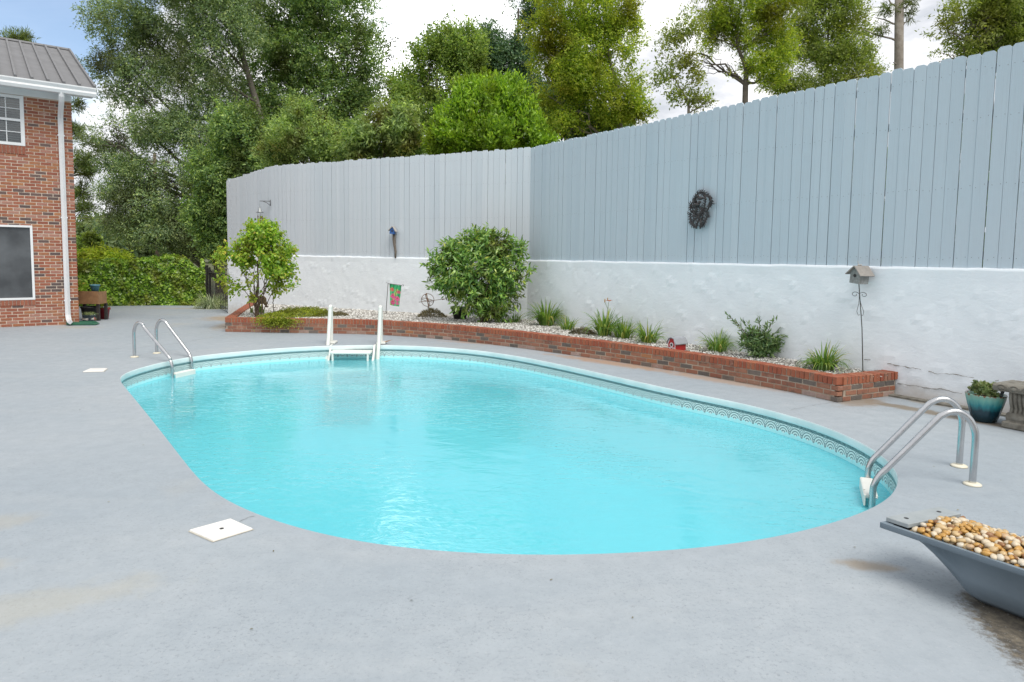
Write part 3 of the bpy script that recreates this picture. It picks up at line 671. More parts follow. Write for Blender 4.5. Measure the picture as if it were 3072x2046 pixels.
# stone chips that fill the planter
inner = []
for i, p in enumerate(FRs):
    d = (FRs[min(i+1, len(FRs)-1)]-FRs[max(i-1, 0)]).normalized(); inner.append(p+Vector((-d.y, d.x, 0))*.12)
bedpoly = inner+[PWALL+Vector((.0, .0, 0)), WC, WB, PLW]
BED_Z = .262
m = MB(); m.add([(p.x, p.y, BED_Z-.012) for p in bedpoly], [tuple(t) for t in tessellate_polygon([bedpoly])])
bed = struct(fix_normals(m.build('planter_bed', MT['soil'])), 'bed of pale stone chips inside the brick planter')
if bed.data.polygons[0].normal.z < 0: bed.data.flip_normals()
def chips():
    xs = np.array([p.x for p in bedpoly]); ys = np.array([p.y for p in bedpoly])
    n = 150000; x = RNG.uniform(xs.min(), xs.max(), n); y = RNG.uniform(ys.min(), ys.max(), n)
    k = inside(bedpoly, x, y); x, y = x[k], y[k]
    keep = RNG.uniform(size=len(x)) < np.clip(1.6-(y-8)*.10, .6, 1); x, y = x[keep][:26000], y[keep][:26000]
    n = len(x); s = RNG.uniform(.011, .026, n)*np.clip(.75+(y-8)*.06, .8, 1.25)
    base = np.array([(1, 0, 0), (0, 1, 0), (-1, 0, 0), (0, -1, 0), (0, 0, .6), (0, 0, -.5)])[None]*RNG.uniform(.55, 1.3, (n, 6, 1))
    a = RNG.uniform(0, 6.28, n); tl = RNG.uniform(-.5, .5, n)
    c, s_ = np.cos(a)[:, None], np.sin(a)[:, None]; ct, st = np.cos(tl)[:, None], np.sin(tl)[:, None]
    X_, Y_, Z_ = base[..., 0]*1.25, base[..., 1], base[..., 2]
    Y2, Z2 = Y_*ct-Z_*st, Y_*st+Z_*ct
    V = np.stack([X_*c-Y2*s_, X_*s_+Y2*c, Z2], -1)*s[:, None, None]+np.stack([x, y, BED_Z+RNG.uniform(-.006, .012, n)], -1)[:, None]
    F = np.array([(0, 1, 4), (1, 2, 4), (2, 3, 4), (3, 0, 4), (1, 0, 5), (2, 1, 5), (3, 2, 5), (0, 3, 5)])
    fc = (F[None]+(np.arange(n)*6)[:, None, None]).reshape(-1, 3)
    me = bpy.data.meshes.new('stone_chips'); me.vertices.add(n*6); me.loops.add(len(fc)*3); me.polygons.add(len(fc))
    me.vertices.foreach_set('co', V.astype(np.float32).ravel()); me.loops.foreach_set('vertex_index', fc.astype(np.int32).ravel()); me.polygons.foreach_set('loop_start', np.arange(0, len(fc)*3, 3, dtype=np.int32))
    t = NT('marble_chips'); me.materials.append(t.done(t.pbr(t.ramp(t.island(), [(0, (.22, .20, .18)), (.3, (.42, .40, .36)), (.6, (.62, .60, .56)), (1, (.78, .77, .74))]), .6, spec=.4)))
    me.update(calc_edges=True); return tag(link('stone_chips', me), 'pale stone chips covering the planter bed', 'gravel', kind='stuff')
chips()

# ---- house
WDIR = Vector((-.78850, -.61503, 0)); HN = Vector((.61503, -.78850, 0)); HC = Vector((-9.86, 15.12, 0))
house = thing('brick_house', 'two storey red brick house with grey metal roof at the left edge', 'house', HC, math.atan2(WDIR.y, WDIR.x))
HLEN, HDEP = 7.0, 9.4
LW = (.800, 2.55, .585, 2.20); UW = (.862, 1.97, 3.90, 4.95)   # window openings s0, s1, z0, z1
openings = [LW, UW]
m = MB()
zc = sorted({-.15, 5.1, *[q for o_ in openings for q in o_[2:]]}); xc = sorted({0.012, HLEN, *[q for o_ in openings for q in o_[:2]]})
for i in range(len(xc)-1):
    for j in range(len(zc)-1):
        cx, cz = (xc[i]+xc[i+1])/2, (zc[j]+zc[j+1])/2
        if any(o_[0] < cx < o_[1] and o_[2] < cz < o_[3] for o_ in openings): continue
        m.box((cx, -.0555, cz), (xc[i+1]-xc[i], .1, zc[j+1]-zc[j]))
m.box(((HLEN+.012)/2, -.11-HDEP/2, 2.475), (HLEN-.012, HDEP, 5.25))
m.prism([(-.11-HDEP, 5.1), (-.11, 5.1), (-.11-HDEP/2, 7.0)], -.03, -HLEN, R=Matrix(((0, -1, 0), (1, 0, 0), (0, 0, 1))))
m.build('wall', MT['mortar'], house)
hb = []
rh = random.Random(17)
def hcol():
    r = rh.random(); return 'brick_dark' if r < .14 else 'brick_orange' if r < .46 else 'brick_pink' if r < .62 else 'brick_red'
nz_ = int(4.97/.0677)
for c_ in range(-1, nz_):
    z = .034+c_*.0677
    s = -.1*(c_ % 2)
    while s < 3.4:
        segs = [(max(0.0, s), s+.1905)]
        for o_ in openings:
            lo = o_[2]-(.185 if o_ is UW else .13); hi = o_[3]
            if lo < z < hi:
                new = []
                for a, b in segs:
                    if b <= o_[0] or a >= o_[1]: new.append((a, b))
                    else:
                        if a < o_[0]: new.append((a, o_[0]-.003))
                        if b > o_[1]: new.append((o_[1]+.003, b))
                segs = new
        for a, b in segs:
            if b-a > .025: hb.append((Vector(((a+b)/2, -.0165+rh.uniform(-.002, .002), z)), 0., b-a, .0545, .035, hcol()))
        s += .2045
for o_, hh in ((UW, .18), (LW, .125)):
    s = o_[0]
    while s < o_[1]:
        hb.append((Vector((s+.031, -.012, o_[2]-hh/2-.004)), 0., .057, hh-.01, .05, 'brick_red')); s += .0675
def hkey(c):
    wp = house_w @ c[0]; d = wp-EYE
    xpx = PCX+F_PX*d.dot(rt)/d.dot(fw); return (0 if xpx > -8 else 1, d.length)
house_w = parent_world(house)
hb.sort(key=hkey)
rb = random.Random(9); rest = MB(); I4 = Matrix.Identity(4)
for i, c in enumerate(hb): place_brick(c, house, I4, None if i < 299 else rest)
for c_ in range(-1, nz_):                                     # the gable side round the corner
    y = -.0+(-.1 if c_ % 2 else 0.)
    while y > -2.6:
        rest.box((.0165, y-.097-.036, .034+c_*.0677), (.035, .194, .0575), None, BR_ALL.index(hcol())); y -= .2045
rest.build('upper_brickwork', [MT[k] for k in BR_ALL], house, kind='stuff')
# eaves
m = MB(); m.box((3.3, .012, 5.03), (7.4-.8, .024, .13)); m.build('frieze_board', MT['white'], house)
m = MB(); m.box((HLEN/2-.2, .24, 5.10), (HLEN+.4, .5, .016))
for i in range(46): m.box((-.35+i*.15, .24, 5.0905), (.008, .46, .005))
m.build('soffit', MT['soffit'], house)
m = MB(); prof = [(.47, 5.03), (.56, 5.03), (.585, 5.09), (.575, 5.13), (.605, 5.19), (.605, 5.215), (.595, 5.215), (.58, 5.19), (.47, 5.19)]
m.prism(prof, .42, -HLEN, R=Matrix(((0, -1, 0), (1, 0, 0), (0, 0, 1)))); fix_normals(m.build('gutter', MT['white'], house))
EV, RG = Vector((0, .54, 5.225)), Vector((0, -4.75, 7.24)); sl = (RG-EV); rl_ = sl.length; RR = Matrix((Vector((-1, 0, 0)), sl.normalized(), Vector((-1, 0, 0)).cross(sl.normalized()))).transposed()
m = MB(); m.box((-.14, rl_/2, -.012), (.279, rl_, .012)); m.prism([(-.026, -.004), (.026, -.004), (.022, .05), (-.022, .05)], 0, rl_, c=(0, 0, 0))
pm = m.mesh('roof_panel', MT['roof'])
for i in range(int((HLEN+.4)/.28)):
    o = link('roof_panel', pm, house); o.matrix_basis = Matrix.Translation(EV+Vector((-.40+i*.28, 0, .0))) @ RR.to_4x4()
m = MB(); m.add([(-.4, RG.y, RG.z-.03), (HLEN, RG.y, RG.z-.03), (HLEN, RG.y*2-.54, 5.2), (-.4, RG.y*2-.54, 5.2)], [(0, 1, 2, 3)]); m.build('rear_roof_slope', MT['roof'], house)
m = MB(); m.prism([(-.09, -.045), (0, .012), (.09, -.045), (.09, -.03), (0, .03), (-.09, -.03)], .41, -HLEN, R=Matrix(((0, -1, 0), (1, 0, 0), (0, 0, 1))), c=(0, RG.y, RG.z+.02)); m.build('ridge_cap', MT['roof'], house)
m = MB(); c = EV+sl*.5+Vector((-.405, 0, -.06)); m.box(c, (.02, rl_-.02, .12), RR); m.build('rake_trim', MT['roof'], house)
# downspout
ds = [(.215, .52, 5.04), (.215, .52, 4.96), (.215, .46, 4.88), (.215, .12, 4.66), (.215, .055, 4.58), (.215, .05, 4.5), (.215, .05, .34), (.215, .06, .22), (.21, .13, .12), (.20, .30, .075)]
m = MB(); m.tube(ds, .052, 4); 
o = m.build('downspout', MT['white'], house)
m = MB()
for z in (4.2, 2.4, .55): m.box((.215, .03, z), (.13, .05, .03))
m.build('bracket', MT['white'], house, kind='stuff')
# upper window
s0, s1, z0, z1 = UW
wf = MB()
for bx in (((s0+.035), (z0+z1)/2, .07, z1-z0), ((s1-.035), (z0+z1)/2, .07, z1-z0), ((s0+s1)/2, z1-.03, s1-s0-.14, .06), ((s0+s1)/2, z0+.03, s1-s0-.14, .06)): wf.box((bx[0], -.02, bx[1]), (bx[2], .07, bx[3]))
win = wf.build('upper_window', MT['white'], house)
m = MB(); zm = (z0+z1)/2+.01
m.box(((s0+s1)/2, -.015, zm), (s1-s0-.14, .05, .05))
for zz in ((z0+.06+zm-.025)/2, (zm+.025+z1-.06)/2): m.box(((s0+s1)/2, -.03, zz), (s1-s0-.14, .02, .016))
for k in range(1, 4): m.box((s0+.07+(s1-s0-.14)*k/4, -.031, (z0+z1)/2), (.016, .016, z1-z0-.12))
m.build('sash_bars', MT['white'], win)
m = MB(); m.box(((s0+s1)/2, -.05, (z0+z1)/2), (s1-s0-.14, .006, z1-z0-.12)); m.build('window_pane', MT['glass'], win)
m = MB()
for k in range(19): m.box(((s0+s1)/2, -.085, z0+.08+k*.050), (s1-s0-.16, .034, .005), Matrix.Rotation(.35, 3, 'X'))
m.build('blind_slats', plain('blind_slat', (.30, .31, .33), None, 4, .5), win, kind='stuff')
m = MB(); m.box(((s0+s1)/2, -.108, (z0+z1)/2), (s1-s0, .004, z1-z0)); m.build('dark_interior', MT['dark'], win)
# lower window with insect screen
s0, s1, z0, z1 = LW
wf = MB()
for bx in (((s0+.022), (z0+z1)/2, .044, z1-z0), ((s1-.022), (z0+z1)/2, .044, z1-z0), ((s0+s1)/2, z1-.022, s1-s0-.088, .044), ((s0+s1)/2, z0+.022, s1-s0-.088, .044)): wf.box((bx[0], -.012, bx[1]), (bx[2], .05, bx[3]))
win = wf.build('lower_window', MT['white'], house)
m = MB(); m.box(((s0+s1)/2, -.03, (z0+z1)/2), (s1-s0-.088, .008, z1-z0-.088)); m.build('insect_screen', MT['screen'], win)

# ================================================================== vegetation helpers
UP = np.array([0, 0, 1.])
def leaves(P, Dr, L_, W_, up_w=.6, k=4, fold=.18, curl=0., nv=None):
    """P (n,3) leaf bases, Dr (n,3) directions, lengths/widths arrays -> (n,k,3)"""
    n = len(P); Dr = nz(Dr); nrm_ = nz(RNG.normal(size=(n, 3))*(.75 if nv is not None else 1)+UP*up_w*2+(0 if nv is None else nv*1.1)); S = nz(np.cross(Dr, nrm_)); Nn = np.cross(S, Dr)
    L_ = np.broadcast_to(L_, n)[:, None]; W_ = np.broadcast_to(W_, n)[:, None]
    if k == 4: return np.stack([P, P+Dr*L_*.45+S*W_*.5+Nn*W_*fold, P+Dr*L_-Nn*L_*curl, P+Dr*L_*.45-S*W_*.5+Nn*W_*fold], 1)
    return np.stack([P, P+Dr*L_*.25+S*W_*.46+Nn*W_*fold, P+Dr*L_*.62+S*W_*.40+Nn*(W_*fold-L_*curl*.4), P+Dr*L_-Nn*L_*curl, P+Dr*L_*.62-S*W_*.40+Nn*(W_*fold-L_*curl*.4), P+Dr*L_*.25-S*W_*.46+Nn*W_*fold], 1)
def rand_dir(n): return nz(RNG.normal(size=(n, 3)))
def lobe_points(lobes, n, shell=.55, seed=0., gap=-.6, gfreq=1.1, lump=.22):
    """points spread through overlapping ellipsoids, thinner inside, with gaps"""
    Cn = np.array([l[0] for l in lobes], float); Rd = np.array([l[1] for l in lobes], float)
    wgt = (Rd.prod(1))**.72; wgt /= wgt.sum(); n0 = int(n*1.7)
    i = RNG.choice(len(lobes), n0, p=wgt); d = rand_dir(n0)
    r = shell+(1-shell)*RNG.uniform(size=n0)**.7; r *= 1+lump*wob(d*2.3+i[:, None]*3.1, seed)
    P = Cn[i]+d*Rd[i]*r[:, None]
    keep = wob(P*gfreq, seed)+.55*wob(P*gfreq*2.7, seed+.5) > gap
    P, d = P[keep][:n], d[keep][:n]; return P, d
def sprays(P, d, per, L_, W_, tl, upb=.1, droop=.15, spread=.9, lvar=.3, k=4, up_w=.6, ten=1.0):
    n = len(P); T = nz(d*ten*.7+RNG.normal(size=(n, 3))*.55+UP*upb)
    t = RNG.uniform(-.5, .6, (n, per)); B = P[:, None]+T[:, None]*(t*tl)[..., None]+RNG.normal(size=(n, per, 3))*tl*.13
    Dl = T[:, None]*.6+RNG.normal(size=(n, per, 3))*spread*.6-UP*droop
    B = B.reshape(-1, 3); Dl = Dl.reshape(-1, 3); m_ = len(B); s = RNG.uniform(1-lvar, 1+lvar, m_)
    return leaves(B, Dl, L_*s, W_*s, up_w*.7, k, nv=np.repeat(d, per, 0))
def limb(m, a, b, r0, r1, sag=.0, jit=.06, k=6, n=6):
    a, b = Vector(a), Vector(b); ln = (b-a).length; pts = []
    for i in range(k+1):
        t = i/k; p = a.lerp(b, t)+Vector(tuple(RNG.normal(size=3)))*ln*jit*math.sin(PI*t)*.6; p.z += sag*ln*math.sin(PI*t); pts.append(p)
    m.tube(pts, [r0+(r1-r0)*i/k for i in range(k+1)], n, cap=False); return pts

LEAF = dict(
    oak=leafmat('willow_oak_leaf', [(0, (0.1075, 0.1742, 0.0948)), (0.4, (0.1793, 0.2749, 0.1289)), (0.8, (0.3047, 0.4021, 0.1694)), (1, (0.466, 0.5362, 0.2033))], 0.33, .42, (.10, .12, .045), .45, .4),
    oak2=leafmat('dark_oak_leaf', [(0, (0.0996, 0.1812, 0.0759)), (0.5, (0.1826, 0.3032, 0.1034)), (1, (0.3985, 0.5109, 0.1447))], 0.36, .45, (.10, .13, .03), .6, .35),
    olive=leafmat('olive_leaf', [(0, (0.1428, 0.2316, 0.0841)), (0.5, (0.2464, 0.3617, 0.1202)), (1, (0.4411, 0.5501, 0.1654))], 0.38, .5, (.17, .17, .035), .9, .3),
    bright=leafmat('bright_green_leaf', [(0, (0.1126, 0.2174, 0.0208)), (0.5, (0.2066, 0.3564, 0.0347)), (1, (0.3943, 0.5564, 0.0609))], 0.42, .4, (.22, .30, .02), 1.1, .35),
    yellow=leafmat('yellow_green_leaf', [(0, (0.1761, 0.2851, 0.0405)), (0.5, (0.2994, 0.3941, 0.0517)), (1, (0.5108, 0.5535, 0.0922))], 0.53, .5, (.27, .27, .03), .55, .25),
    poplar=leafmat('light_green_leaf', [(0, (0.1413, 0.2345, 0.0603)), (0.5, (0.2185, 0.3238, 0.0764)), (1, (0.385, 0.4689, 0.1205))], 0.44, .48, (.14, .18, .03), .8, .3),
    blue=leafmat('blue_green_leaf', [(0, (0.058, 0.1242, 0.0703)), (0.5, (0.0931, 0.1759, 0.0953)), (1, (0.1862, 0.269, 0.1345))], 0.33, .5, None, 1, .3),
    pine=leafmat('pine_needle', [(0, (0.0806, 0.131, 0.0403)), (0.5, (0.1512, 0.2117, 0.0564)), (1, (0.2621, 0.3125, 0.0907))], 0.33, .5, (.10, .11, .03), .8, .3),
    ivy=leafmat('ivy_leaf', [(0, (0.0596, 0.1391, 0.0238)), (0.4, (0.155, 0.2921, 0.0344)), (0.8, (0.2743, 0.4312, 0.053)), (1, (0.4293, 0.5703, 0.1192))], 0.33, .32, (.26, .30, .05), 1.6, .5, vary=4.),
    bush=leafmat('glossy_bush_leaf', [(0, (0.084, 0.192, 0.0432)), (0.5, (0.168, 0.312, 0.0672)), (0.9, (0.3, 0.444, 0.108)), (1, (0.576, 0.6, 0.12))], 0.28, .3, (.15, .18, .04), 2.2, .5, vary=4.),
    young=leafmat('young_tree_leaf', [(0, (0.1423, 0.2846, 0.0396)), (0.5, (0.2686, 0.4267, 0.0553)), (0.92, (0.4425, 0.5531, 0.0869)), (1, (0.6638, 0.4742, 0.1265))], 0.48, .35, (.30, .32, .05), 2.4, .45, vary=4.),
    lily=leafmat('lily_blade', [(0, (0.0655, 0.1455, 0.029)), (0.6, (0.1455, 0.2618, 0.0509)), (0.9, (0.2764, 0.3418, 0.0727)), (1, (0.4946, 0.3928, 0.1309))], 0.36, .35, None, 1, .4, vary=4.),
    shrub=leafmat('grey_green_shrub_leaf', [(0, (0.0658, 0.1398, 0.0493)), (0.6, (0.1316, 0.2137, 0.079)), (1, (0.2385, 0.3206, 0.1316))], .22, .35, None, 1, .4, vary=4.),
    mossy=leafmat('ground_cover_leaf', [(0, (0.1264, 0.179, 0.0252)), (0.5, (0.2633, 0.3264, 0.0338)), (1, (0.4633, 0.4844, 0.0737))], 0.33, .5, (.15, .15, .03), 2., .3, vary=4.),
    brown=leafmat('dry_brown_leaf', [(0, (0.0828, 0.0759, 0.0414)), (0.6, (0.1794, 0.1518, 0.0828)), (1, (0.3036, 0.2622, 0.1656))], .15, .7, (.10, .12, .05), 3., .2),
    lirio=leafmat('variegated_blade', [(0, (0.15, 0.21, 0.105)), (0.5, (0.33, 0.405, 0.225)), (1, (0.63, 0.66, 0.45))], .25, .4, None, 1, .3),
    elm=leafmat('elm_leaf', [(0, (.14, .215, .055)), (.5, (.25, .32, .08)), (1, (.38, .43, .13))], .5, .5, (.30, .32, .07), .7, .3),
    far=leafmat('far_leaf', [(0, (0.0858, 0.1404, 0.0858)), (0.5, (0.1326, 0.195, 0.1092)), (1, (0.234, 0.2964, 0.1404))], .25, .6, (.16, .19, .06), .12, .2),
    succ=leafmat('pale_succulent_leaf', [(0, (.13, .20, .08)), (.6, (.24, .30, .13)), (1, (.38, .38, .20))], .2, .4, None, 1, .4, vary=4.),
)

def px_lobes(lst, Y, sc=DS, flat=.9):
    out = []
    for q in lst:
        x, y, r = q[0], q[1], q[2]; ry = q[3] if len(q) > 3 else r; dy = q[4] if len(q) > 4 else 0
        Yd = Y+dy; c = D(x*sc, y*sc, Yd); out.append(((c.x, c.y, c.z), (r*sc*Yd/F_PX, max(r, ry)*sc*Yd/F_PX*flat, ry*sc*Yd/F_PX)))
    return out
def tree(name, label, base, lobes, n, per, L_, W_, tl, mat, bark='bark', group=None, trunk=None, r0=.22, limbs=True, sub=2, seed=0., gap=-.6, gfreq=1.1, shell=.5, upb=.1, droop=.15, up_w=.6, cat='tree', lump=.25, spread=.9):
    base = Vector(base); t = thing(name, label, cat, base, 0, group)
    inv = Matrix.Translation(-base)
    P, d = lobe_points(lobes, n, shell, seed, gap, gfreq, lump)
    V = sprays(P, d, per, L_, W_, tl, upb, droop, spread, up_w=up_w)-np.array(base)
    o = quads('crown', V, mat, None); o.parent = t; o['kind'] = 'stuff'
    m = MB(); cs = [Vector(l[0]) for l in lobes]; zs = min(c.z-l[1][2]*.3 for c, l in zip(cs, lobes))
    if trunk is None:
        top = sum(cs, Vector())/len(cs); trunk = [base, base.lerp(Vector((top.x, top.y, (base.z+zs)/2)), .5), Vector((top.x, top.y, max(zs, base.z+.4))), Vector((top.x, top.y, max(c.z for c in cs)))]
    tr = catmull(trunk, 5); rad = [r0*(1-.8*i/(len(tr)-1)) for i in range(len(tr))]; m.tube(tr, rad, 8, cap=False)
    if limbs:
        for c, l in zip(cs, lobes):
            k = min(range(len(tr)), key=lambda i: (tr[i]-c).length+abs((c.z-.55*(c-tr[i]).length)-tr[i].z)*1.5); k = min(k, len(tr)-2)
            rl = rad[k]*.55; lp = limb(m, tr[k], c, rl, rl*.35, .04, .07)
            for _ in range(sub):
                e_ = c+Vector(tuple(rand_dir(1)[0]*np.array(l[1])*.85)); j = RNG.integers(2, 6); sp = limb(m, lp[j], e_, rl*.4, .008, .02, .09, 5, 5)
                e2 = c+Vector(tuple(rand_dir(1)[0]*np.array(l[1])*.95)); limb(m, sp[2], e2, rl*.2, .006, .02, .09, 4, 4)
    for i in range(len(m.v)): m.v[i] = tuple(Vector(m.v[i])-base)
    o = m.build('trunk', MT[bark], t, smooth=True)
    return t

# ================================================================== trees beyond the fence and the hedge
def gp(x, Y, z): p = D(x*DS, 700, Y); return (p.x, p.y, z)
TB = 'trees beyond the fence and hedge'
A = px_lobes([(280,50,85,60),(390,40,110,80),(500,60,100,90),(260,150,62,42),(350,150,90,60),(470,170,100,80),(300,215,60,30),(300,300,80,42),(245,325,62,26),(390,300,90,55),(270,372,55,30),(350,400,85,45),(275,440,62,34),(340,480,90,50),(440,440,100,80),(300,515,80,36),(400,535,110,50),(480,300,90,90),(430,-50,170,70),(490,535,60,50)], 31)
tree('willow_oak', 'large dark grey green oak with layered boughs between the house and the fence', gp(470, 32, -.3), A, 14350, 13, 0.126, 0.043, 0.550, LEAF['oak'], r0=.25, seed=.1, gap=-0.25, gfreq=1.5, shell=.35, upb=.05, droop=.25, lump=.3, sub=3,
     trunk=[Vector(gp(505, 32, -.3)), Vector(gp(505, 32, 4)), D(600*DS, 330*DS, 32), D(570*DS, 170*DS, 32), D(520*DS, 20*DS, 32), D(500*DS, -80*DS, 32)], group=TB)
B = px_lobes([(640,20,110,80),(760,30,105,90),(700,130,120,80),(820,110,80,70),(620,140,90,70),(850,190,52,50),(770,220,95,60),(660,240,100,60),(590,240,80,70),(840,240,50,36),(560,330,80,60),(700,-60,170,60),(640,310,70,40),(760,290,90,45)], 35)
tree('broad_oak', 'tall dark oak with pale bare limbs standing behind the fence corner', gp(672, 36, 1.6), B, 11550, 13, 0.126, 0.063, 0.500, LEAF['oak2'], 'palebark', TB, r0=.34, seed=.7, gap=-0.3, gfreq=1.45, shell=.35, sub=3,
     trunk=[Vector(gp(668, 36, 1.6)), D(668*DS, 280*DS, 36), D(672*DS, 200*DS, 35.5), D(655*DS, 110*DS, 35), D(690*DS, -60*DS, 36)])
Cl = px_lobes([(560,300,70,60),(500,400,70,60),(580,400,70,60),(520,480,50,60),(470,490,50,50),(620,330,50,45),(500,560,40,35)], 26)
tree('understory_oak', 'dense dark lower oak filling the gap above the fence end', gp(520, 26.5, -.3), Cl, 5040, 13, 0.120, 0.052, 0.420, LEAF['oak2'], 'bark', TB, r0=.2, seed=1.3, gap=-.75, shell=.35)
S = px_lobes([(700,330,85,75),(640,355,45,40),(690,270,45,40),(760,360,50,40)], 23)
tree('olive_shrub_tree', 'olive green feathery tree with pointed top behind the fence corner', gp(700, 23.5, 1.5), S, 2600, 13, .10, .038, .36, LEAF['olive'], 'bark2', TB, r0=.08, seed=2.1, gap=-.75, upb=.7, shell=.4, droop=.0, cat='tree')
S = px_lobes([(860,320,70,60),(910,300,60,65),(820,345,50,40),(940,340,45,40)], 22)
tree('willowy_shrub_tree', 'pale green drooping shrub left of the bright round bush', gp(870, 22.5, 1.5), S, 1900, 12, .15, .045, .4, LEAF['olive'], 'bark2', TB, r0=.07, seed=2.6, gap=-.55, upb=.2, droop=.55, shell=.4)
S = px_lobes([(1120,255,95,75),(1050,300,60,55),(1190,300,70,60),(1120,320,120,40),(1085,235,55,50),(1160,235,60,45),(1015,335,40,25),(1245,335,35,25)], 19.5)
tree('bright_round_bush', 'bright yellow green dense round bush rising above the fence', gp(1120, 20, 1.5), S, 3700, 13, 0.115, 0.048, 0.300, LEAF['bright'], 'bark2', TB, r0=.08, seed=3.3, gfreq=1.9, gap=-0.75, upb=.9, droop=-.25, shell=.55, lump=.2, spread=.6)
Pp = px_lobes([(1040,110,60,60),(985,150,55,55),(1080,120,40,70),(940,190,45,45),(1010,200,70,50),(935,240,50,50),(985,270,60,50),(1060,190,50,50)], 29)
tree('light_green_poplar', 'light green upright tree with pointed sprays left of the yellow green tree', gp(1010, 30, 1.6), Pp, 3750, 12, 0.112, 0.064, 0.500, LEAF['poplar'], 'palebark', TB, r0=.16, seed=4.1, gfreq=1.6, gap=-0.2, upb=.9, shell=.4, droop=0., spread=.8)
Dk = px_lobes([(1150,90,55,55),(1200,60,60,60),(1110,130,45,55),(1170,150,70,60),(1230,20,50,40),(1210,220,55,60),(1260,250,50,60)], 31)
tree('blue_green_oak', 'dark blue green tree behind the light green one', gp(1180, 32, 1.7), Dk, 3639, 12, 0.120, 0.060, 0.450, LEAF['blue'], 'bark', TB, r0=.2, seed=4.9, gap=-0.4, shell=.4)
Yl = px_lobes([(1290,60,80,60),(1380,30,90,60),(1330,120,85,60),(1430,110,60,70),(1270,140,60,60),(1350,190,90,55),(1440,200,50,50),(1460,30,32,40),(1260,220,50,40),(1400,250,70,40),(1470,255,35,25),(1320,-40,110,50),(1300,280,50,30)], 26)
tree('yellow_green_maple', 'tall yellow green airy tree in the middle with forked pale trunk', gp(1430, 26.5, 1.6), Yl, 6045, 12, 0.101, 0.051, 0.460, LEAF['yellow'], 'palebark', TB, r0=.13, seed=5.7, gap=-0.12, gfreq=1.7, shell=.3, upb=.15,
     trunk=[Vector(gp(1425, 26.5, 1.6)), D(1425*DS, 300*DS, 26.3), D(1422*DS, 230*DS, 26.2), D(1400*DS, 130*DS, 26), D(1370*DS, 0, 26)], sub=4)
Dl = px_lobes([(1290,270,50,40),(1340,290,55,35),(1400,290,50,30),(1310,235,45,40)], 28)
tree('dark_thicket', 'dark green thicket at the foot of the yellow green tree', gp(1320, 28.5, 1.6), Dl, 1700, 13, .14, .075, .4, LEAF['oak2'], 'bark', TB, r0=.1, seed=6.2, gap=-.7)
Th = px_lobes([(1545,85,36,24),(1585,60,40,30),(1530,170,32,26),(1575,140,36,24),(1620,170,40,32),(1560,215,30,18),(1600,225,40,22),(1640,230,28,22),(1520,120,20,18)], 21)
tree('thin_sapling', 'thin sparse young tree with pale forked stem against the cloud', gp(1585, 21.2, 1.7), Th, 420, 11, 0.1, 0.045, .4, LEAF['elm'], 'palebark', TB, r0=.055, seed=6.9, gap=-0.3, shell=.2,
     trunk=[Vector(gp(1583, 21.2, 1.7)), D(1583*DS, 262*DS, 21.1), D(1580*DS, 232*DS, 21), D(1562*DS, 200*DS, 21), D(1540*DS, 160*DS, 21)], sub=3)
Pn = px_lobes([(1690,40,60,40),(1750,20,60,40),(1655,50,50,36),(1790,120,44,40),(1625,150,34,22),(1770,180,40,24),(1650,90,46,26),(1610,122,40,16),(1720,90,55,30),(1780,70,40,36),(1740,150,45,24),(1670,160,34,18),(1700,-40,110,36),(1800,-20,60,40)], 22)
tree('forked_pine', 'pine with dark forked trunk and tufted boughs right of the sapling', gp(1713, 22.2, 1.7), Pn, 2700, 13, 0.135, 0.027, 0.360, LEAF['yellow'], 'bark', TB, r0=.12, seed=7.7, gap=-0.2, gfreq=1.4, shell=.25, upb=.3,
     trunk=[Vector(gp(1713, 22.2, 1.7)), D(1713*DS, 230*DS, 22.1), D(1715*DS, 160*DS, 22), D(1695*DS, 100*DS, 22), D(1700*DS, 20*DS, 22)], sub=4)
Rt = px_lobes([(1870,60,70,50),(1930,40,60,50),(1830,130,55,40),(1900,130,75,45),(1970,110,50,45),(1860,190,65,36),(1950,180,60,30),(2000,160,30,25),(1900,-20,90,40),(1800,190,40,30)], 24)
tree('airy_elm', 'airy green tree with fine twigs between the forked pine and the bare pine trunk', gp(1850, 24.5, 1.7), Rt, 4060, 12, 0.088, 0.038, 0.460, LEAF['elm'], 'bark', TB, r0=.1, seed=8.3, gap=-0.22, gfreq=1.9, shell=.25, sub=4)
Rr = px_lobes([(2220,40,60,40),(2290,60,70,50),(2360,30,80,60),(2250,95,70,30),(2340,110,80,36),(2180,75,45,14),(2190,125,50,14),(2300,-10,90,40),(2420,60,90,70)], 17)
tree('corner_cedar', 'dark green tree with drooping sprays at the upper right corner', gp(2310, 17.5, 1.7), Rr, 3300, 13, 0.090, 0.032, 0.360, LEAF['elm'], 'bark', TB, r0=.1, seed=9.1, gap=-0.25, gfreq=1.5, shell=.3, droop=.35, sub=3)
n = 5200; u = RNG.uniform(0, 1, n); seg = RNG.uniform(size=n) < .36; off = RNG.uniform(.5, 1.6, n)
Pa = np.where(seg[:, None], np.array(WB)[None]+u[:, None]*np.array(WC-WB)[None]-np.array(line_normal(WB, WC)[1])[None]*off[:, None], np.array(WC)[None]+u[:, None]*np.array(WD-WC)[None]-np.array(nC)[None]*off[:, None])
Pa[:, 2] = 1.5+RNG.uniform(size=n)**1.3*2.1
tag(quads('undergrowth', leaves(Pa, rand_dir(n), .26, .15, .3), LEAF['oak2'], None), 'dark leafy undergrowth filling the strip behind the plank fence', 'undergrowth', kind='stuff')
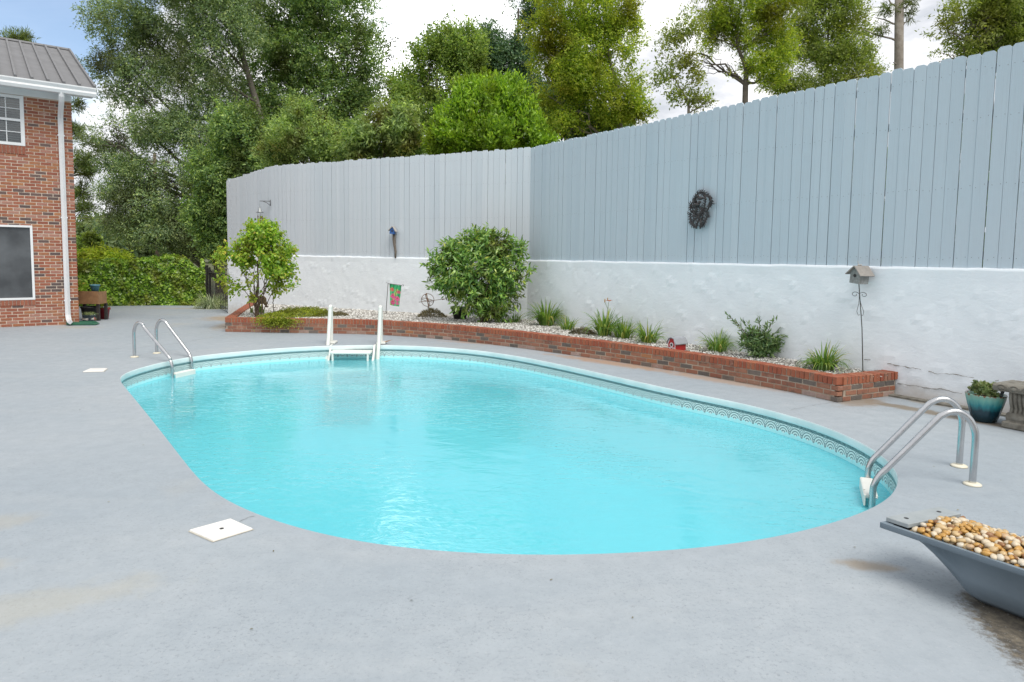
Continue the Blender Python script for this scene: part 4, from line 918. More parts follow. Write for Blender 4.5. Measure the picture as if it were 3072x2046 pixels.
# bare pine trunk with stubs
bp = Vector(gp(2062, 21, 1.7)); t = thing('bare_pine', 'tall bare pine trunk with broken branch stubs beyond the fence', 'tree', bp, 0, TB)
m = MB(); topp = D(2068*DS, -140*DS, 21)
m.tube([bp, bp.lerp(topp, .3), bp.lerp(topp, .6)+Vector((.03, 0, 0)), topp], [.155, .145, .13, .115], 12)
m.build('trunk', MT['palebark'], t, True, True)
m = MB()
for y, dx, dz in ((95, -1.0, .45), (55, -.6, .25), (20, -.45, .5), (35, .5, .5), (70, .3, .35), (150, -.2, .06), (178, .22, .12), (10, .3, .5), (112, .16, -.02)):
    a = D(2064*DS, y*DS, 21); limb(m, a, a+Vector((dx, RNG.uniform(-.3, .3), dz)), .035, .010, 0, .05, 5, 5)
m.build('branch_stub', MT['palebark'], t, True, True, kind='stuff')
Pt = px_lobes([(2030,70,14,12),(2090,30,12,18),(2040,20,20,10),(2085,5,20,10)], 21)
P, d = lobe_points(Pt, 90, .2, gap=-2); V = sprays(P, d, 14, .16, .02, .2, .2)
quads('needle_tuft', V, LEAF['pine'], t, kind='stuff')
# pine behind the house
Ps = [(10,90,26,22),(48,92,22,18),(70,108,12,8),(174,240,14,14),(190,370,26,26),(186,440,20,22),(196,480,24,14),(200,395,20,16),(170,300,20,20),(150,150,30,20),(120,200,40,30)]
tree('pine_behind_house', 'pine whose tufts show above and beside the brick house', gp(110, 33, -.3), px_lobes(Ps, 32), 900, 16, .24, .026, .34, LEAF['pine'], 'bark', TB, r0=.2, seed=9.9, gap=-1.2, shell=.2, upb=.3, droop=0., trunk=[Vector(gp(40, 33, -.3)), D(40*DS, 400*DS, 33), D(38*DS, 200*DS, 33), D(36*DS, 118*DS, 33)])
# woods far beyond the hedge
lob = []
for x in range(-300, 900, 34): lob += px_lobes([(x, 560+RNG.uniform(-22, 22)-(20 if 200 < x < 300 else 0), 40, 30+RNG.uniform(0, 20), RNG.uniform(-25, 25))], 95)
for x in range(150, 560, 26): lob += px_lobes([(x, 545+RNG.uniform(-25, 15), 26, 30, RNG.uniform(-8, 8))], 62)
P, d = lobe_points(lob, 9500, .5, gap=-1.2, gfreq=.3); V = sprays(P, d, 7, .62, .34, 1.0, .3)
tag(quads('far_woods', V, LEAF['far'], None), 'hazy mass of far woods beyond the hedge', 'woods', kind='stuff')
# bushes behind the hedge
S = px_lobes([(205,560,26,28),(195,585,25,20),(225,585,22,16)], 25)
tree('light_bush', 'light green rounded bush behind the left end of the ivy hedge', gp(205, 25, -.3), S, 420, 12, .13, .07, .22, LEAF['poplar'], 'bark2', None, r0=.05, seed=10.3, gap=-1.5, cat='bush')
S = px_lobes([(235,589,32,10),(268,594,26,8),(205,592,24,9)], 24)
tree('sumac_bush', 'yellowish pinnate leaved bush peeking over the ivy hedge', gp(235, 24, -.3), S, 260, 14, .16, .05, .4, LEAF['yellow'], 'bark2', None, r0=.04, seed=10.9, gap=-1.5, cat='bush', droop=.4)

# ---- utility pole and lines
pb = D(472, 760, 46); pb.z = -.3
t = thing('utility_pole', 'brown wooden utility pole behind the ivy hedge', 'utility pole', pb)
m = MB(); m.tube([pb, pb+Vector((0, 0, 8.6))], [.13, .10], 10); m.build('shaft', MT['pole'], t, True, True)
m = MB(); m.box(pb+Vector((0, 0, 8.0)), (2.0, .1, .12)); m.build('crossarm', MT['pole'], t, world=True)
m = MB()
for q in (-.9, -.4, .4, .9): m.tube([pb+Vector((q, 0, 8.06)), pb+Vector((q, 0, 8.22))], .035, 6)
m.build('insulator', MT['tin'], t, world=True, kind='stuff')
for za, zb, lab in ((5.2, 5.6, 'upper overhead cable left of the utility pole'), (4.35, 4.5, 'lower overhead cable left of the utility pole')):
    m = MB(); a = pb+Vector((0, 0, za)); b = Vector((-46, 50, zb)); m.tube([a.lerp(b, i/10)-Vector((0, 0, 1.0*math.sin(PI*i/10)*.35)) for i in range(11)], .018, 5)
    tag(m.build('overhead_cable', MT['iron']), lab, 'cable', 'overhead cables')

# ---- ivy hedge
HLp, HRp = G(225, 919), G(613, 914); HLp = HLp+(HLp-HRp)*.35
hd = (HRp-HLp); hl = hd.length; hd.normalize(); hn = Vector((hd.y, -hd.x, 0))
t = thing('ivy_hedge', 'clipped yellow green ivy hedge at the back of the deck', 'hedge', (HLp+HRp)/2)
hz = lambda u: 1.50+.06*math.sin(u*2.1)+(.10 if 2.6 < u-hl*.26 < 3.4 else 0)-max(0, u-(hl-.6))*.55
n = 15000; u = RNG.uniform(0, hl, n); z = RNG.uniform(0, 1.6, n); wv = np.zeros(n); face = RNG.uniform(size=n)
top = face < .16; wv[top] = -RNG.uniform(0, .8, top.sum()); ht = np.array([hz(q) for q in u])
z = np.where(top, ht, z*ht/1.6); side = face > .95; u[side] = hl; wv[side] = -RNG.uniform(0, .8, side.sum())
P = np.array(HLp)[None]+np.outer(u, np.array(hd))+np.outer(wv, np.array(hn)); P[:, 2] = gz(22)+z
P += np.outer(.05*wob(P*np.array([3., 3, 3.4]))+RNG.uniform(-.03, .05, n)+.05*wob(P*9.), np.array(hn)); P[:, 2] += np.where(top, .05*wob(P*6), 0)
ov = np.array(hn)[None]*.55+RNG.normal(size=(n, 3))*.5-UP*np.where(top, -.2, .75)[:, None]
s = RNG.uniform(.055, .11, n); V = leaves(P, ov, s, s*.95, .35, 6, .12, .12, nv=np.where(top, .3, 1.3)[:, None]*np.array(hn)[None])
# turn each leaf outwards and a little to the sky
o = quads('ivy_foliage', V, LEAF['ivy'], t, kind='stuff')
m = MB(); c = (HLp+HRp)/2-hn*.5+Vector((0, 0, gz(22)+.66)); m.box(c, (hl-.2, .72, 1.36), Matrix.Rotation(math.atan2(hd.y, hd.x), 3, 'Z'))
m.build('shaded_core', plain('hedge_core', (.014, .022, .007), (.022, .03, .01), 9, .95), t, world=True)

# ---- black metal gate beside the hedge
gA = G(622, 909); gB = WA+Vector((-.12, .25, gz(19.2)))
gt = thing('metal_gate', 'black metal picket gate between the hedge and the white wall', 'gate', gA)
m = MB()
m.box(gA+Vector((0, 0, .66)), (.075, .075, 1.36)); m.box(gA+Vector((0, 0, 1.36)), (.10, .10, .05)); m.build('gate_post', MT['iron'], gt, world=True)
m = MB(); p = gA+Vector((.12, -.03, 0)); m.box(p+Vector((0, 0, .66)), (.06, .06, 1.30)); m.build('gate_post', MT['iron'], gt, world=True)
dg = (gB-p); 
for zz in (.12, 1.12): 
    m = MB(); m.tube([p+Vector((0, 0, zz)), gB+Vector((0, 0, zz))], .018, 4); m.build('gate_rail', MT['iron'], gt, world=True)
m0 = MB(); m0.tube([(0, 0, .05), (0, 0, 1.22)], .009, 5); pk = m0.mesh('picket', MT['iron'])
for i in range(1, 11): o = link('picket', pk, gt); q = p+dg*(i/11)-gA; o.location = q

# ================================================================== planting in the brick planter
def ground_at(x, y): return G(x, y, BED_Z)
def clump(name, label, x, y, n, ln, wd_, mat, spread=.06, lean=.5, arch=1., cat='plant', group='grass like clumps in the planter', z=None, loc=None, sq=1.):
    b = np.array(ground_at(x, y)) if loc is None else np.array(loc)
    lean *= 1.75; spread *= 1.25; n = int(n*1.15); wd_ *= 1.3; ln *= .95*RNG.uniform(.92, 1.08); a = RNG.uniform(0, 6.283, n); out = np.stack([np.cos(a), np.sin(a)*sq, np.zeros(n)], 1); r = spread*np.sqrt(RNG.uniform(size=n))
    P = b[None]+out*r[:, None]; ang = lean*RNG.uniform(.15, 1.15, n); Ld = ln*RNG.uniform(.6, 1.1, n); K = 5
    pts = [P]; cur = P.copy()
    for i in range(K):
        th = np.minimum(ang*(.30+arch*1.95*(i/K)**1.25), 2.5); dr = out*np.sin(th)[:, None]+UP*np.cos(th)[:, None]; cur = cur+dr*(Ld/K)[:, None]; pts.append(cur)
    side = nz(np.cross(out, UP)+RNG.normal(size=(n, 3))*.25); ww = wd_*RNG.uniform(.7, 1.2, n)
    prof = [.75, 1, 1, .85, .55, .08]; V = []
    for i in range(n):
        V.append([tuple(pts[k][i]+side[i]*ww[i]*.5*prof[k]) for k in range(K+1)]+[tuple(pts[k][i]-side[i]*ww[i]*.5*prof[k]) for k in range(K+1)])
    m = MB(); f = [(k, k+1, K+1+k+1, K+1+k) for k in range(K)]
    for v in V: m.add(np.array(v)-b, f)
    t = thing(name, label, cat, tuple(b), 0, group); o = m.build('blades', mat, t); o['kind'] = 'stuff'
    return t, Vector(b)
r4 = lambda x, y: (1200+x/2.614, 600+y/2.614)
r5 = lambda x, y: (1900+x/2.614, 700+y/2.614)
r3 = lambda x, y: (600+x/2.614, 550+y/2.614)
clump('lily_clump', 'small yellowing grassy clump at the right foot of the large bush', *r4(895, 962), 70, .34, .012, LEAF['lily'], .1, .8)
clump('daylily', 'large arching daylily clump right of the large bush', *r4(1150, 985), 150, .62, .020, LEAF['lily'], .12, .75)
clump('lily_clump', 'small upright grassy clump right of the large daylily', *r4(1315, 1020), 80, .34, .012, LEAF['lily'], .1, .75)
dl, db = clump('daylily', 'daylily clump with an open orange flower on a tall stalk', *r4(1600, 1065), 110, .58, .018, LEAF['lily'], .1, .8)
clump('daylily', 'grassy clump between the flowering daylily and the bushy clump', *r4(1755, 1085), 120, .48, .014, LEAF['lily'], .12, .75)
clump('lily_clump', 'bushy grassy clump left of the red barn birdhouse', *r4(1945, 1120), 120, .42, .013, LEAF['lily'], .1, .8)
clump('lily_clump', 'grassy clump between the red barn birdhouse and the leafy shrub', *r5(665, 925), 130, .38, .011, LEAF['lily'], .12, .85)
clump('lily_clump', 'wide arching grassy clump nearest the planter corner', *r5(1490, 1070), 170, .42, .012, LEAF['lily'], .1, .95)
# flower stalk
m = MB(); q0 = Vector(); st = [q0, Vector((.03, 0, .3)), Vector((.07, 0, .62))]; m.tube(st, [.006, .005, .004], 5); m.tube([Vector((.05, 0, .5)), Vector((.0, 0, .62))], .004, 5); m.build('stalk', LEAF['lily'], dl)
m = MB()
for k in range(6):
    a = k*PI/3; d_ = Vector((math.cos(a), math.sin(a), .5)).normalized(); s_ = d_.cross(Vector((0, 0, 1))).normalized(); c0 = Vector((.075, 0, .63))
    m.add([c0, c0+d_*.045+s_*.017, c0+d_*.085-Vector((0, 0, .012)), c0+d_*.045-s_*.017], [(0, 1, 2, 3)])
m.build('flower', plain('orange_petal', (.55, .12, .05), (.6, .2, .08), 30, .6), dl)
m = MB(); m.ball((0, 0, .64), (.012, .012, .04)); m.ball((.05, 0, .67), (.009, .009, .03)); m.build('bud', plain('flower_bud', (.38, .22, .06), None, 9, .6), dl, kind='stuff')
clump('variegated_grass', 'pale variegated grass mound at the left foot of the white wall', 0, 0, 420, .62, .012, LEAF['lirio'], .22, 1.15, 1.0, 'plant', None, loc=tuple(G(636, 925)))
clump('iris', 'short iris blades behind the young tree trunk', *r3(480, 1020), 12, .24, .028, LEAF['lily'], .05, .3, .4, 'plant', 'iris sprigs by the young tree')
clump('iris', 'single short iris sprig left of the young tree trunk', *r3(405, 1020), 5, .22, .028, LEAF['lily'], .02, .25, .4, 'plant', 'iris sprigs by the young tree')
clump('seedling', 'tiny green weed at the foot of the brick planter', 0, 0, 14, .07, .016, LEAF['bright'], .03, .9, .8, 'plant', None, loc=tuple(G(*r4(1828, 1275))))

def shrub(name, label, base, lobes, n, per, L_, W_, tl, mat, stems=9, cat='shrub', shell=.35, upb=.3, droop=.3, gap=-1.2, seed=0., sr=.014, lump=.18, up_w=.6, group=None):
    base = Vector(base); t = thing(name, label, cat, base, 0, group)
    P, d = lobe_points(lobes, n, shell, seed, gap, 2.2, lump); k = P[:, 2] > base.z-.03; P, d = P[k], d[k]
    V = sprays(P, d, per, L_, W_, tl, upb, droop, .9, .3, 6, up_w); o = quads('foliage', V, mat, t, kind='stuff')
    m = MB()
    for i in range(stems):
        e_ = Vector(tuple(P[RNG.integers(len(P))])); limb(m, base+Vector((RNG.uniform(-.05, .05), RNG.uniform(-.05, .05), 0)), base.lerp(e_, .93), sr, sr*.35, .05, .07, 6, 5)
    m.build('stems', MT['bark2'], t, True, True, kind='stuff'); return t
bb = ground_at(1110*DS, 742*DS); Yb = bb.y
S = px_lobes([(1095,610,85,70),(1160,620,58,65),(1040,630,55,55),(1110,560,70,32),(1150,690,42,45),(1090,680,60,40),(1125,715,30,22),(1060,575,42,26),(1185,575,28,26),(1005,605,22,24),(1100,548,18,20)], Yb, flat=.62)
shrub('large_bush', 'large rounded leafy green bush in front of the wall corner', bb, S, 1250, 11, .115, .034, .2, LEAF['bush'], 14, 'bush', .42, .25, .45, -.85, 1., .018, .22)
yt = ground_at(592*DS, 730*DS)
S = px_lobes([(590,595,60,62),(595,540,26,36),(540,610,40,40),(640,610,38,42),(600,545,42,36),(560,650,55,30),(640,650,36,28),(515,590,26,24),(500,628,20,14),(660,570,22,20),(570,680,30,14),(625,540,20,26)], yt.y, flat=.8)
t = shrub('young_tree', 'young round headed tree with bright heart shaped leaves at the left end of the planter', yt, S, 1300, 7, .066, .046, .19, LEAF['young'], 12, 'tree', .35, .3, .35, -.6, 2., .010, .25)
m = MB(); m.tube(catmull([yt-Vector((0, 0, .05)), yt+Vector((-.03, 0, .3)), yt+Vector((.02, 0, .62)), D(592*DS, 600*DS, yt.y)], 5), [.036, .035, .034, .033, .032, .03, .03, .028, .027, .026, .024, .022, .02, .018, .016, .014][:16], 8)
for q in (-.34, .3, -.12): limb(m, yt+Vector((0, 0, .18)), yt+Vector((q, .1, 1.0)), .017, .008, .02, .06, 6, 6)
m.build('trunk', MT['bark2'], t, True, True)
# leafy shrub near the right end
sb = ground_at(*r5(985, 975)); Ys = sb.y; cS = [(985, 850, 105, 75), (1010, 920, 110, 45), (900, 860, 60, 50), (1090, 880, 60, 50)]
lb = [((lambda c: ((c.x, c.y, c.z), (rx/2.614*Ys/F_PX, rx/2.614*Ys/F_PX*.7, rz_/2.614*Ys/F_PX)))(D(*r5(x, y), Ys))) for x, y, rx, rz_ in cS]
t = shrub('leafy_shrub', 'open grey green shrub with long upright shoots near the right end of the planter', sb, lb, 210, 9, .075, .019, .15, LEAF['shrub'], 10, 'shrub', .2, .8, .1, -1.5, 3., .006)
m = MB(); VV = []
for x, y in ((740, 645), (860, 690), (985, 670), (1105, 680), (1200, 705), (1240, 785), (1190, 850), (905, 720), (1050, 720), (800, 690), (840, 800)):
    e_ = D(*r5(x, y), Ys+RNG.uniform(-.15, .15)); lp = limb(m, sb+Vector((0, 0, .08)), e_, .006, .003, .06, .03, 10, 5)
    for p in lp[4:]:
        dr = (lp[-1]-lp[4]).normalized(); B_ = np.array([tuple(p)]*4)+RNG.normal(size=(4, 3))*.01; VV.append(leaves(B_, np.array(dr)+RNG.normal(size=(4, 3))*.75, .075, .019, .6, 6))
m.build('shoots', MT['bark2'], t, True, True, kind='stuff'); quads('shoot_leaves', np.concatenate(VV), LEAF['shrub'], t, kind='stuff')
# creeping ground cover
def mat_cover(name, label, blobs, n, L_, W_, mat, cat='ground cover'):
    P = []; 
    for x, y, rx, ry, h in blobs:
        c = ground_at(x, y); k = int(n*rx*ry/sum(b[2]*b[3] for b in blobs)); a = RNG.uniform(0, 6.28, k); r = np.sqrt(RNG.uniform(size=k))
        X_, Y_ = c.x+rx*r*np.cos(a), c.y+ry*r*np.sin(a); Z_ = BED_Z+h*(1-r**2)*(1+.3*wob(np.stack([X_, Y_, X_*0], 1)*7))*RNG.uniform(.55, 1, k)
        P.append(np.stack([X_, Y_, Z_], 1))
    P = np.concatenate(P); V = leaves(P, RNG.normal(size=P.shape)*.7+UP*.8, L_*RNG.uniform(.6, 1.3, len(P)), W_, .2)
    o = quads(name, V, mat, None); return tag(o, label, cat), P
c0, _ = mat_cover('creeping_ground_cover', 'yellow green creeping ground cover spilling over the planter edge', [(*r3(600, 1055), .42, .42, .13), (*r3(740, 1040), .55, .6, .17), (*r3(880, 1035), .55, .55, .19), (*r3(980, 1040), .25, .4, .13)], 9000, .045, .014, LEAF['mossy'])
sp = D(*r3(605, 1080), 13.93); n = 2600; P = np.stack([sp.x+RNG.normal(size=n)*.20, 13.935+RNG.normal(size=n)*.028, .315-np.abs(RNG.normal(size=n))*.08], 1)
V2 = leaves(P, RNG.normal(size=P.shape)*.6+np.array([0, -.6, -.2]), .05*RNG.uniform(.6, 1.3, n), .014, .3)
oo = quads('hanging_runners', V2, LEAF['mossy'], c0, kind='stuff')
mat_cover('dry_ground_cover', 'flat brownish mat of ground cover right of the white pool steps rail', [(*r3(1080, 1038), .26, .22, .07)], 1300, .04, .012, LEAF['brown'])
mat_cover('dying_plant', 'low dark dying plant under the wire sphere', [(*r3(1820, 1050), .33, .22, .2)], 1500, .055, .012, LEAF['brown'], 'plant')
mat_cover('withered_plant', 'small brown withered plant behind the cap bricks', [(*r4(1430, 1055), .24, .14, .1)], 700, .06, .012, LEAF['brown'], 'plant')
# nursery pot beside the bush
pc = ground_at(*r4(470, 935)); t = thing('nursery_pot', 'black plastic nursery pot half hidden under the large bush', 'pot', pc)
m = MB(); m.lathe([(.13, 0), (.2, .24), (.215, .24), (.215, .275), (.195, .275), (.19, .22)], 24); m.build('pot_body', MT['dark'], t, True)

# ================================================================== pool fittings
def pool_ladder(label, B0, A0, B1, A1, z0=-.15):
    t = thing('pool_ladder', label, 'pool ladder', (B0+B1)/2, 0, 'steel pool ladders'); inv = None
    rails = []
    for B, A in ((B0, A0), (B1, A1)):
        d = Vector((A.x-B.x, A.y-B.y, 0)); L_ = d.length; d.normalize()
        prof = [(0, .0), (0, .2), (0, .36), (.012, .43), (.045, .50), (.10, .55), (.165, .562), (.235, .535), (.30, .47), (L_-.10, .10), (L_-.045, .035), (L_-.012, -.03), (L_, -.12), (L_, -.5), (L_, -1.0)]
        pts = [B+d*s+Vector((0, 0, z)) for s, z in prof]
        m = MB(); m.tube(catmull(pts, 4), .0245, 12); m.build('handrail', MT['steel'], t, True, True); rails.append((d, L_))
        m = MB(); m.lathe([(.028, .001), (.062, .001), (.062, .010), (.050, .018), (.030, .020)], 20, B); fix_normals(m.build('floor_flange', MT['flange'], t, True, True))
    d, L_ = rails[0]; sd_ = (B1-B0); mid = (B0+B1)/2+d*L_; wdt = sd_.length-.04; ang = math.atan2(sd_.y, sd_.x); R = Matrix.Rotation(ang, 3, 'Z')
    for z in (z0, -.45, -.75):
        m = MB(); m.box(mid+d*.01+Vector((0, 0, z)), (wdt, .10, .035), R, bev=.008); m.box(mid+d*.055+Vector((0, 0, z-.03)), (wdt, .014, .09), R, bev=.004); m.build('tread', MT['resin'], t, world=True)
    for B in (B0, B1):
        m = MB(); p = B+d*L_+Vector((0, 0, -.15)); m.ball(p-d*.026, (.009, .009, .009)); m.build('bolt', MT['steel'], t, True, True)
    return t
r2 = lambda x, y: (x/2.614, 500+y/2.614)
pool_ladder('steel pool ladder at the near right end beside the grey trough', G(*r6(1500, 1320), 0), G(*r6(625, 1530), -.24), G(*r6(1385, 1160), 0), G(*r6(625, 1530), -.24)+(G(*r6(1385, 1160), 0)-G(*r6(1500, 1320), 0)))
B0, B1 = G(*r2(1055, 1495), 0), G(*r2(1230, 1465), 0); A0, A1 = G(517, 1129, -.215), G(578, 1110, -.215)
pool_ladder('steel pool ladder at the far left end of the pool nearest the house', B0, A0, B1, B1+(A0-B0).normalized().lerp((A1-B1).normalized(), .5)*((A1-B1).length+.03), -.185)

# cream resin step unit
F0, F1 = G(994, 1029, 0), G(1142.6, 1030, 0); dx = (F1-F0).normalized(); dy = Vector((dx.y, -dx.x, 0))    # towards the water
t = thing('pool_steps', 'cream resin drop-in pool steps with tall handrails on the far side of the pool', 'pool steps', (F0+F1)/2)
for F_ in (F0, F1):
    pr = [(0, 0), (-.01, .35), (.0, .62), (.015, .68), (.045, .705), (.075, .68), (.095, .6), (.25, .1), (.36, -.12), (.44, -.4), (.56, -1.0)]
    m = MB(); m.tube(catmull([F_+dy*s+Vector((0, 0, z)) for s, z in pr], 4), .035, 10, flat=.75); m.build('handrail', MT['resin'], t, True, True)
    m = MB(); m.box(F_+dx*.02+dy*.05+Vector((0, 0, .022)), (.17, .26, .035), Matrix.Rotation(math.atan2(dx.y, dx.x), 3, 'Z'), bev=.008); m.build('rail_foot', MT['resin'], t, world=True)
    Rm = Matrix((dy, dx, Vector((0, 0, 1)))).transposed(); s_ = 1 if F_ is F0 else -1
    m = MB(); m.prism([(.22, .01), (.36, .01), (.46, -.15), (.66, -.3), (.72, -.45), (1.0, -.75), (1.0, -1.2), (.3, -1.2), (.24, -.3)], .05*s_, .085*s_, R=Rm, c=F_); fix_normals(m.build('side_panel', MT['resin'], t, world=True))
mid = (F0+F1)/2; wdt = (F1-F0).length-.20; RZ = Matrix.Rotation(math.atan2(dx.y, dx.x), 3, 'Z')
for y_, z_ in ((.47, -.10), (.76, -.37), (1.02, -.64)):
    m = MB(); m.box(mid+dy*y_+Vector((0, 0, z_)), (wdt, .30, .042), RZ, bev=.010); m.build('tread', MT['resin'], t, world=True)
for q in (-1, 1):
    m = MB(); m.box(mid+dx*q*(wdt/2-.05)+dy*.6+Vector((0, 0, -.22)), (.035, .05, .20), RZ, bev=.006); m.build('riser_post', MT['resin'], t, world=True)
# driftwood chip by the steps
# skimmer lids
def lid(label, pts, hole):
    P = [G(x, y, 0) for x, y in pts]; c = sum(P, Vector())/4; t = thing('skimmer_lid', label, 'skimmer lid', c, 0, 'skimmer lids in the deck')
    def ring(s, z): return [c+(p-c)*s+Vector((0, 0, z)) for p in P]
    m = MB(); v = ring(1, .001)+ring(1, .010)+ring(.975, .014); m.add(v, [(0, 1, 5, 4), (1, 2, 6, 5), (2, 3, 7, 6), (3, 0, 4, 7), (4, 5, 9, 8), (5, 6, 10, 9), (6, 7, 11, 10), (7, 4, 8, 11), (8, 9, 10, 11)]); fix_normals(m.build('cover', MT['lid'], t, world=True))
    m = MB(); v = ring(1.06, .003); m.add(v, [(0, 1, 2, 3)]); o = fix_normals(m.build('collar', plain('lid_collar', (.40, .36, .28), (.5, .48, .42), 14, .8), t, world=True))
    if o.data.polygons[0].normal.z < 0: o.data.flip_normals()
    if hole:
        m = MB(); m.lathe([(.013, .0146), (.013, .0156), (.004, .0156)], 12, c+Vector((.0, .0, 0))); m.build('screw', MT['dark'], t, world=True)
lid('large square white skimmer lid with a dark screw on the near deck', [(569, 1595), (692, 1561), (757, 1590), (640, 1626)], True)
lid('small white skimmer lid on the deck left of the far pool ladder', [(249, 1117), (270.5, 1107.5), (322, 1107), (311, 1115.6)], False)

# ================================================================== ornaments along the wall
# garden flag
fb = ground_at(1156.6, 946); Yf = fb.y
ft = D(1164, 851, Yf); fr_ = D(1206, 856, Yf-.02)
t = thing('garden_flag', 'small garden flag with pink coneflowers on a black iron stake', 'garden flag', fb)
m = MB(); m.tube([fb-Vector((0, 0, .1)), ft, ft+Vector((-.03, 0, .03)), ft+Vector((-.05, 0, .0)), ft+Vector((-.03, 0, -.025))], .007, 6)
m.tube([ft, fr_, fr_+Vector((.03, 0, .03)), fr_+Vector((.045, 0, -.0)), fr_+Vector((.02, 0, -.02))], .006, 6); m.build('stake', MT['iron'], t, True, True)
nu, nv = 34, 58; a = D(1169, 852, Yf); b = D(1204, 857, Yf-.01); c = D(1169.5, 915, Yf); e_ = D(1197, 920, Yf-.01)
m = MB(); v = []; colr = []
flowers = [(.22, .22, .17, (.62, .12, .10)), (.82, .30, .16, (.62, .05, .16)), (.30, .52, .24, (.72, .06, .26)), (.74, .62, .24, (.75, .08, .30)), (.32, .80, .25, (.62, .05, .22)), (.78, .84, .16, (.70, .10, .30))]
for j in range(nv+1):
    for i in range(nu+1):
        x, y = i/nu, j/nv; p = a.lerp(b, x).lerp(c.lerp(e_, x), y)+Vector((0, .02*math.sin(x*7+y*2), 0)); v.append(p)
        k = (.06, .40, .16) if (y < .18 or x > .75) else (.42, .52, .16) if math.sin(x*9+y*7) > .3 else (.10, .46, .22)
        if math.sin(x*21+y*5) > .8: k = (.02, .16, .07)
        for fx, fy, r, cc in flowers:
            dx_, dy_ = (x-fx), (y-fy)*1.75; rr = math.hypot(dx_, dy_); an = math.atan2(dy_, dx_)
            lim = r*(.62+.38*abs(math.cos(an*5)))*(1.25 if dy_ > 0 else .8)
            if rr < lim: k = cc if math.cos(an*10) > -.55 else tuple(q*.6+.16 for q in cc)
            if rr < r*.28 and dy_ < r*.2: k = (.45, .12, .03)
        colr.append((*k, 1))
m.add(v, [(j*(nu+1)+i, (j+1)*(nu+1)+i, (j+1)*(nu+1)+i+1, j*(nu+1)+i+1) for j in range(nv) for i in range(nu)])
me = m.mesh('flag_cloth', m_print('flag_print'), True); ca = me.color_attributes.new('print', 'FLOAT_COLOR', 'POINT'); ca.data.foreach_set('color', np.array(colr).ravel()); link('flag_cloth', me, t, world=True)
# wire sphere with arrow
sb_ = D(1290, 940, 15.25); sb_.z = BED_Z; c = D(1283, 900, 15.25); t = thing('wire_sphere', 'thin wire armillary sphere ornament with an arrow through it', 'ornament', sb_)
m = MB(); R_ = .145
for ax in (Vector((0, 1, 0)), Vector((.9, .25, .35)), Vector((.2, .3, .95))):
    ax.normalize(); u_ = ax.orthogonal().normalized(); w_ = ax.cross(u_); m.tube([c+(u_*math.cos(q*PI/12)+w_*math.sin(q*PI/12))*R_ for q in range(25)], .0068, 5, cap=False)
m.build('rings', MT['rust'], t, True, True)
m = MB(); m.tube([sb_, c.lerp(sb_, .5), c+Vector((-.03, 0, .16))], .012, 6); m.build('stem', MT['rust'], t, True, True)
m = MB(); m.tube([c+Vector((-.2, -.02, -.05)), c+Vector((.34, .02, .02))], .007, 5); m.tube([c+Vector((.33, .02, .02)), c+Vector((.42, .02, .03))], [.018, .001], 6); m.build('arrow', MT['rust'], t, True, True)
# rusty ornament behind the tree and a thin stake
ob = ground_at(789, 943); Yo = ob.y; c = D(787, 902, Yo); t = thing('rusty_ornament', 'rusty round metal garden ornament on a stake behind the young tree', 'ornament', ob)
m = MB(); m.tube([ob, c], .008, 6); m.build('stake', MT['rust'], t, True, True)
m = MB(); m.ball(c+Vector((-.02, 0, .02)), (.12, .045, .10), 16, 10); m.ball(c+Vector((.08, -.01, -.06)), (.05, .04, .05), 12, 8); m.build('body', plain('rusty_sheet', (.16, .11, .06), (.24, .17, .09), 18, .75), t, True, True)
m = MB(); m.ball(c+Vector((.09, 0, -.13)), (.045, .03, .02), 10, 6); m.build('tail', MT['rust'], t, True, True)
sb2 = ground_at(820, 938); m = MB(); tp = D(818.5, 884, sb2.y)
m.tube([sb2-Vector((0, 0, .1))]+[sb2.lerp(tp, i/9)+Vector((RNG.uniform(-.012, .012), 0, 0)) for i in range(10)], .011, 6)
tag(m.build('thin_stake', MT['drift'], None, True), 'thin dark twig stake standing right of the young tree', 'stake')
# birdhouses -----------------------------------------------------------
def gable_house(t, M_, w_, d_, h_, roof_h, over, th, m_wall, m_roof, hole=.022, m_hole=None):
    """small house: x across the front, -y is the front"""
    Rm, c = M_.to_3x3(), M_.translation
    m = MB(); pts = [(-w_/2, 0), (w_/2, 0), (w_/2, h_), (0, h_+roof_h), (-w_/2, h_)]; m.prism(pts, -d_/2, d_/2, R=Rm, c=c); fix_normals(m.build('box', m_wall, t, world=True))
    for s_ in (-1, 1):
        a = Vector((0, 0, h_+roof_h+th*.3)); b = Vector((s_*(w_/2+over), 0, h_-over*roof_h/(w_/2)+th*.3)); dr = (b-a).normalized(); nn = Vector((-dr.z*s_, 0, dr.x*s_))
        m = MB(); m.prism([(a.x, a.z), (b.x, b.z), (b.x+nn.x*th, b.z+nn.z*th), (a.x+nn.x*th, a.z+nn.z*th+(0 if s_ > 0 else .001))], -d_/2-over, d_/2+over, R=Rm, c=c); fix_normals(m.build('roof_board', m_roof, t, world=True))
    m = MB(); m.lathe([(hole, 0), (hole, .004)], 14, c+Rm @ Vector((0, -d_/2-.001, h_*.72)), R=Rm @ Matrix.Rotation(PI/2, 3, 'X')); m.build('entrance_hole', m_hole or MT['dark'], t, world=True)
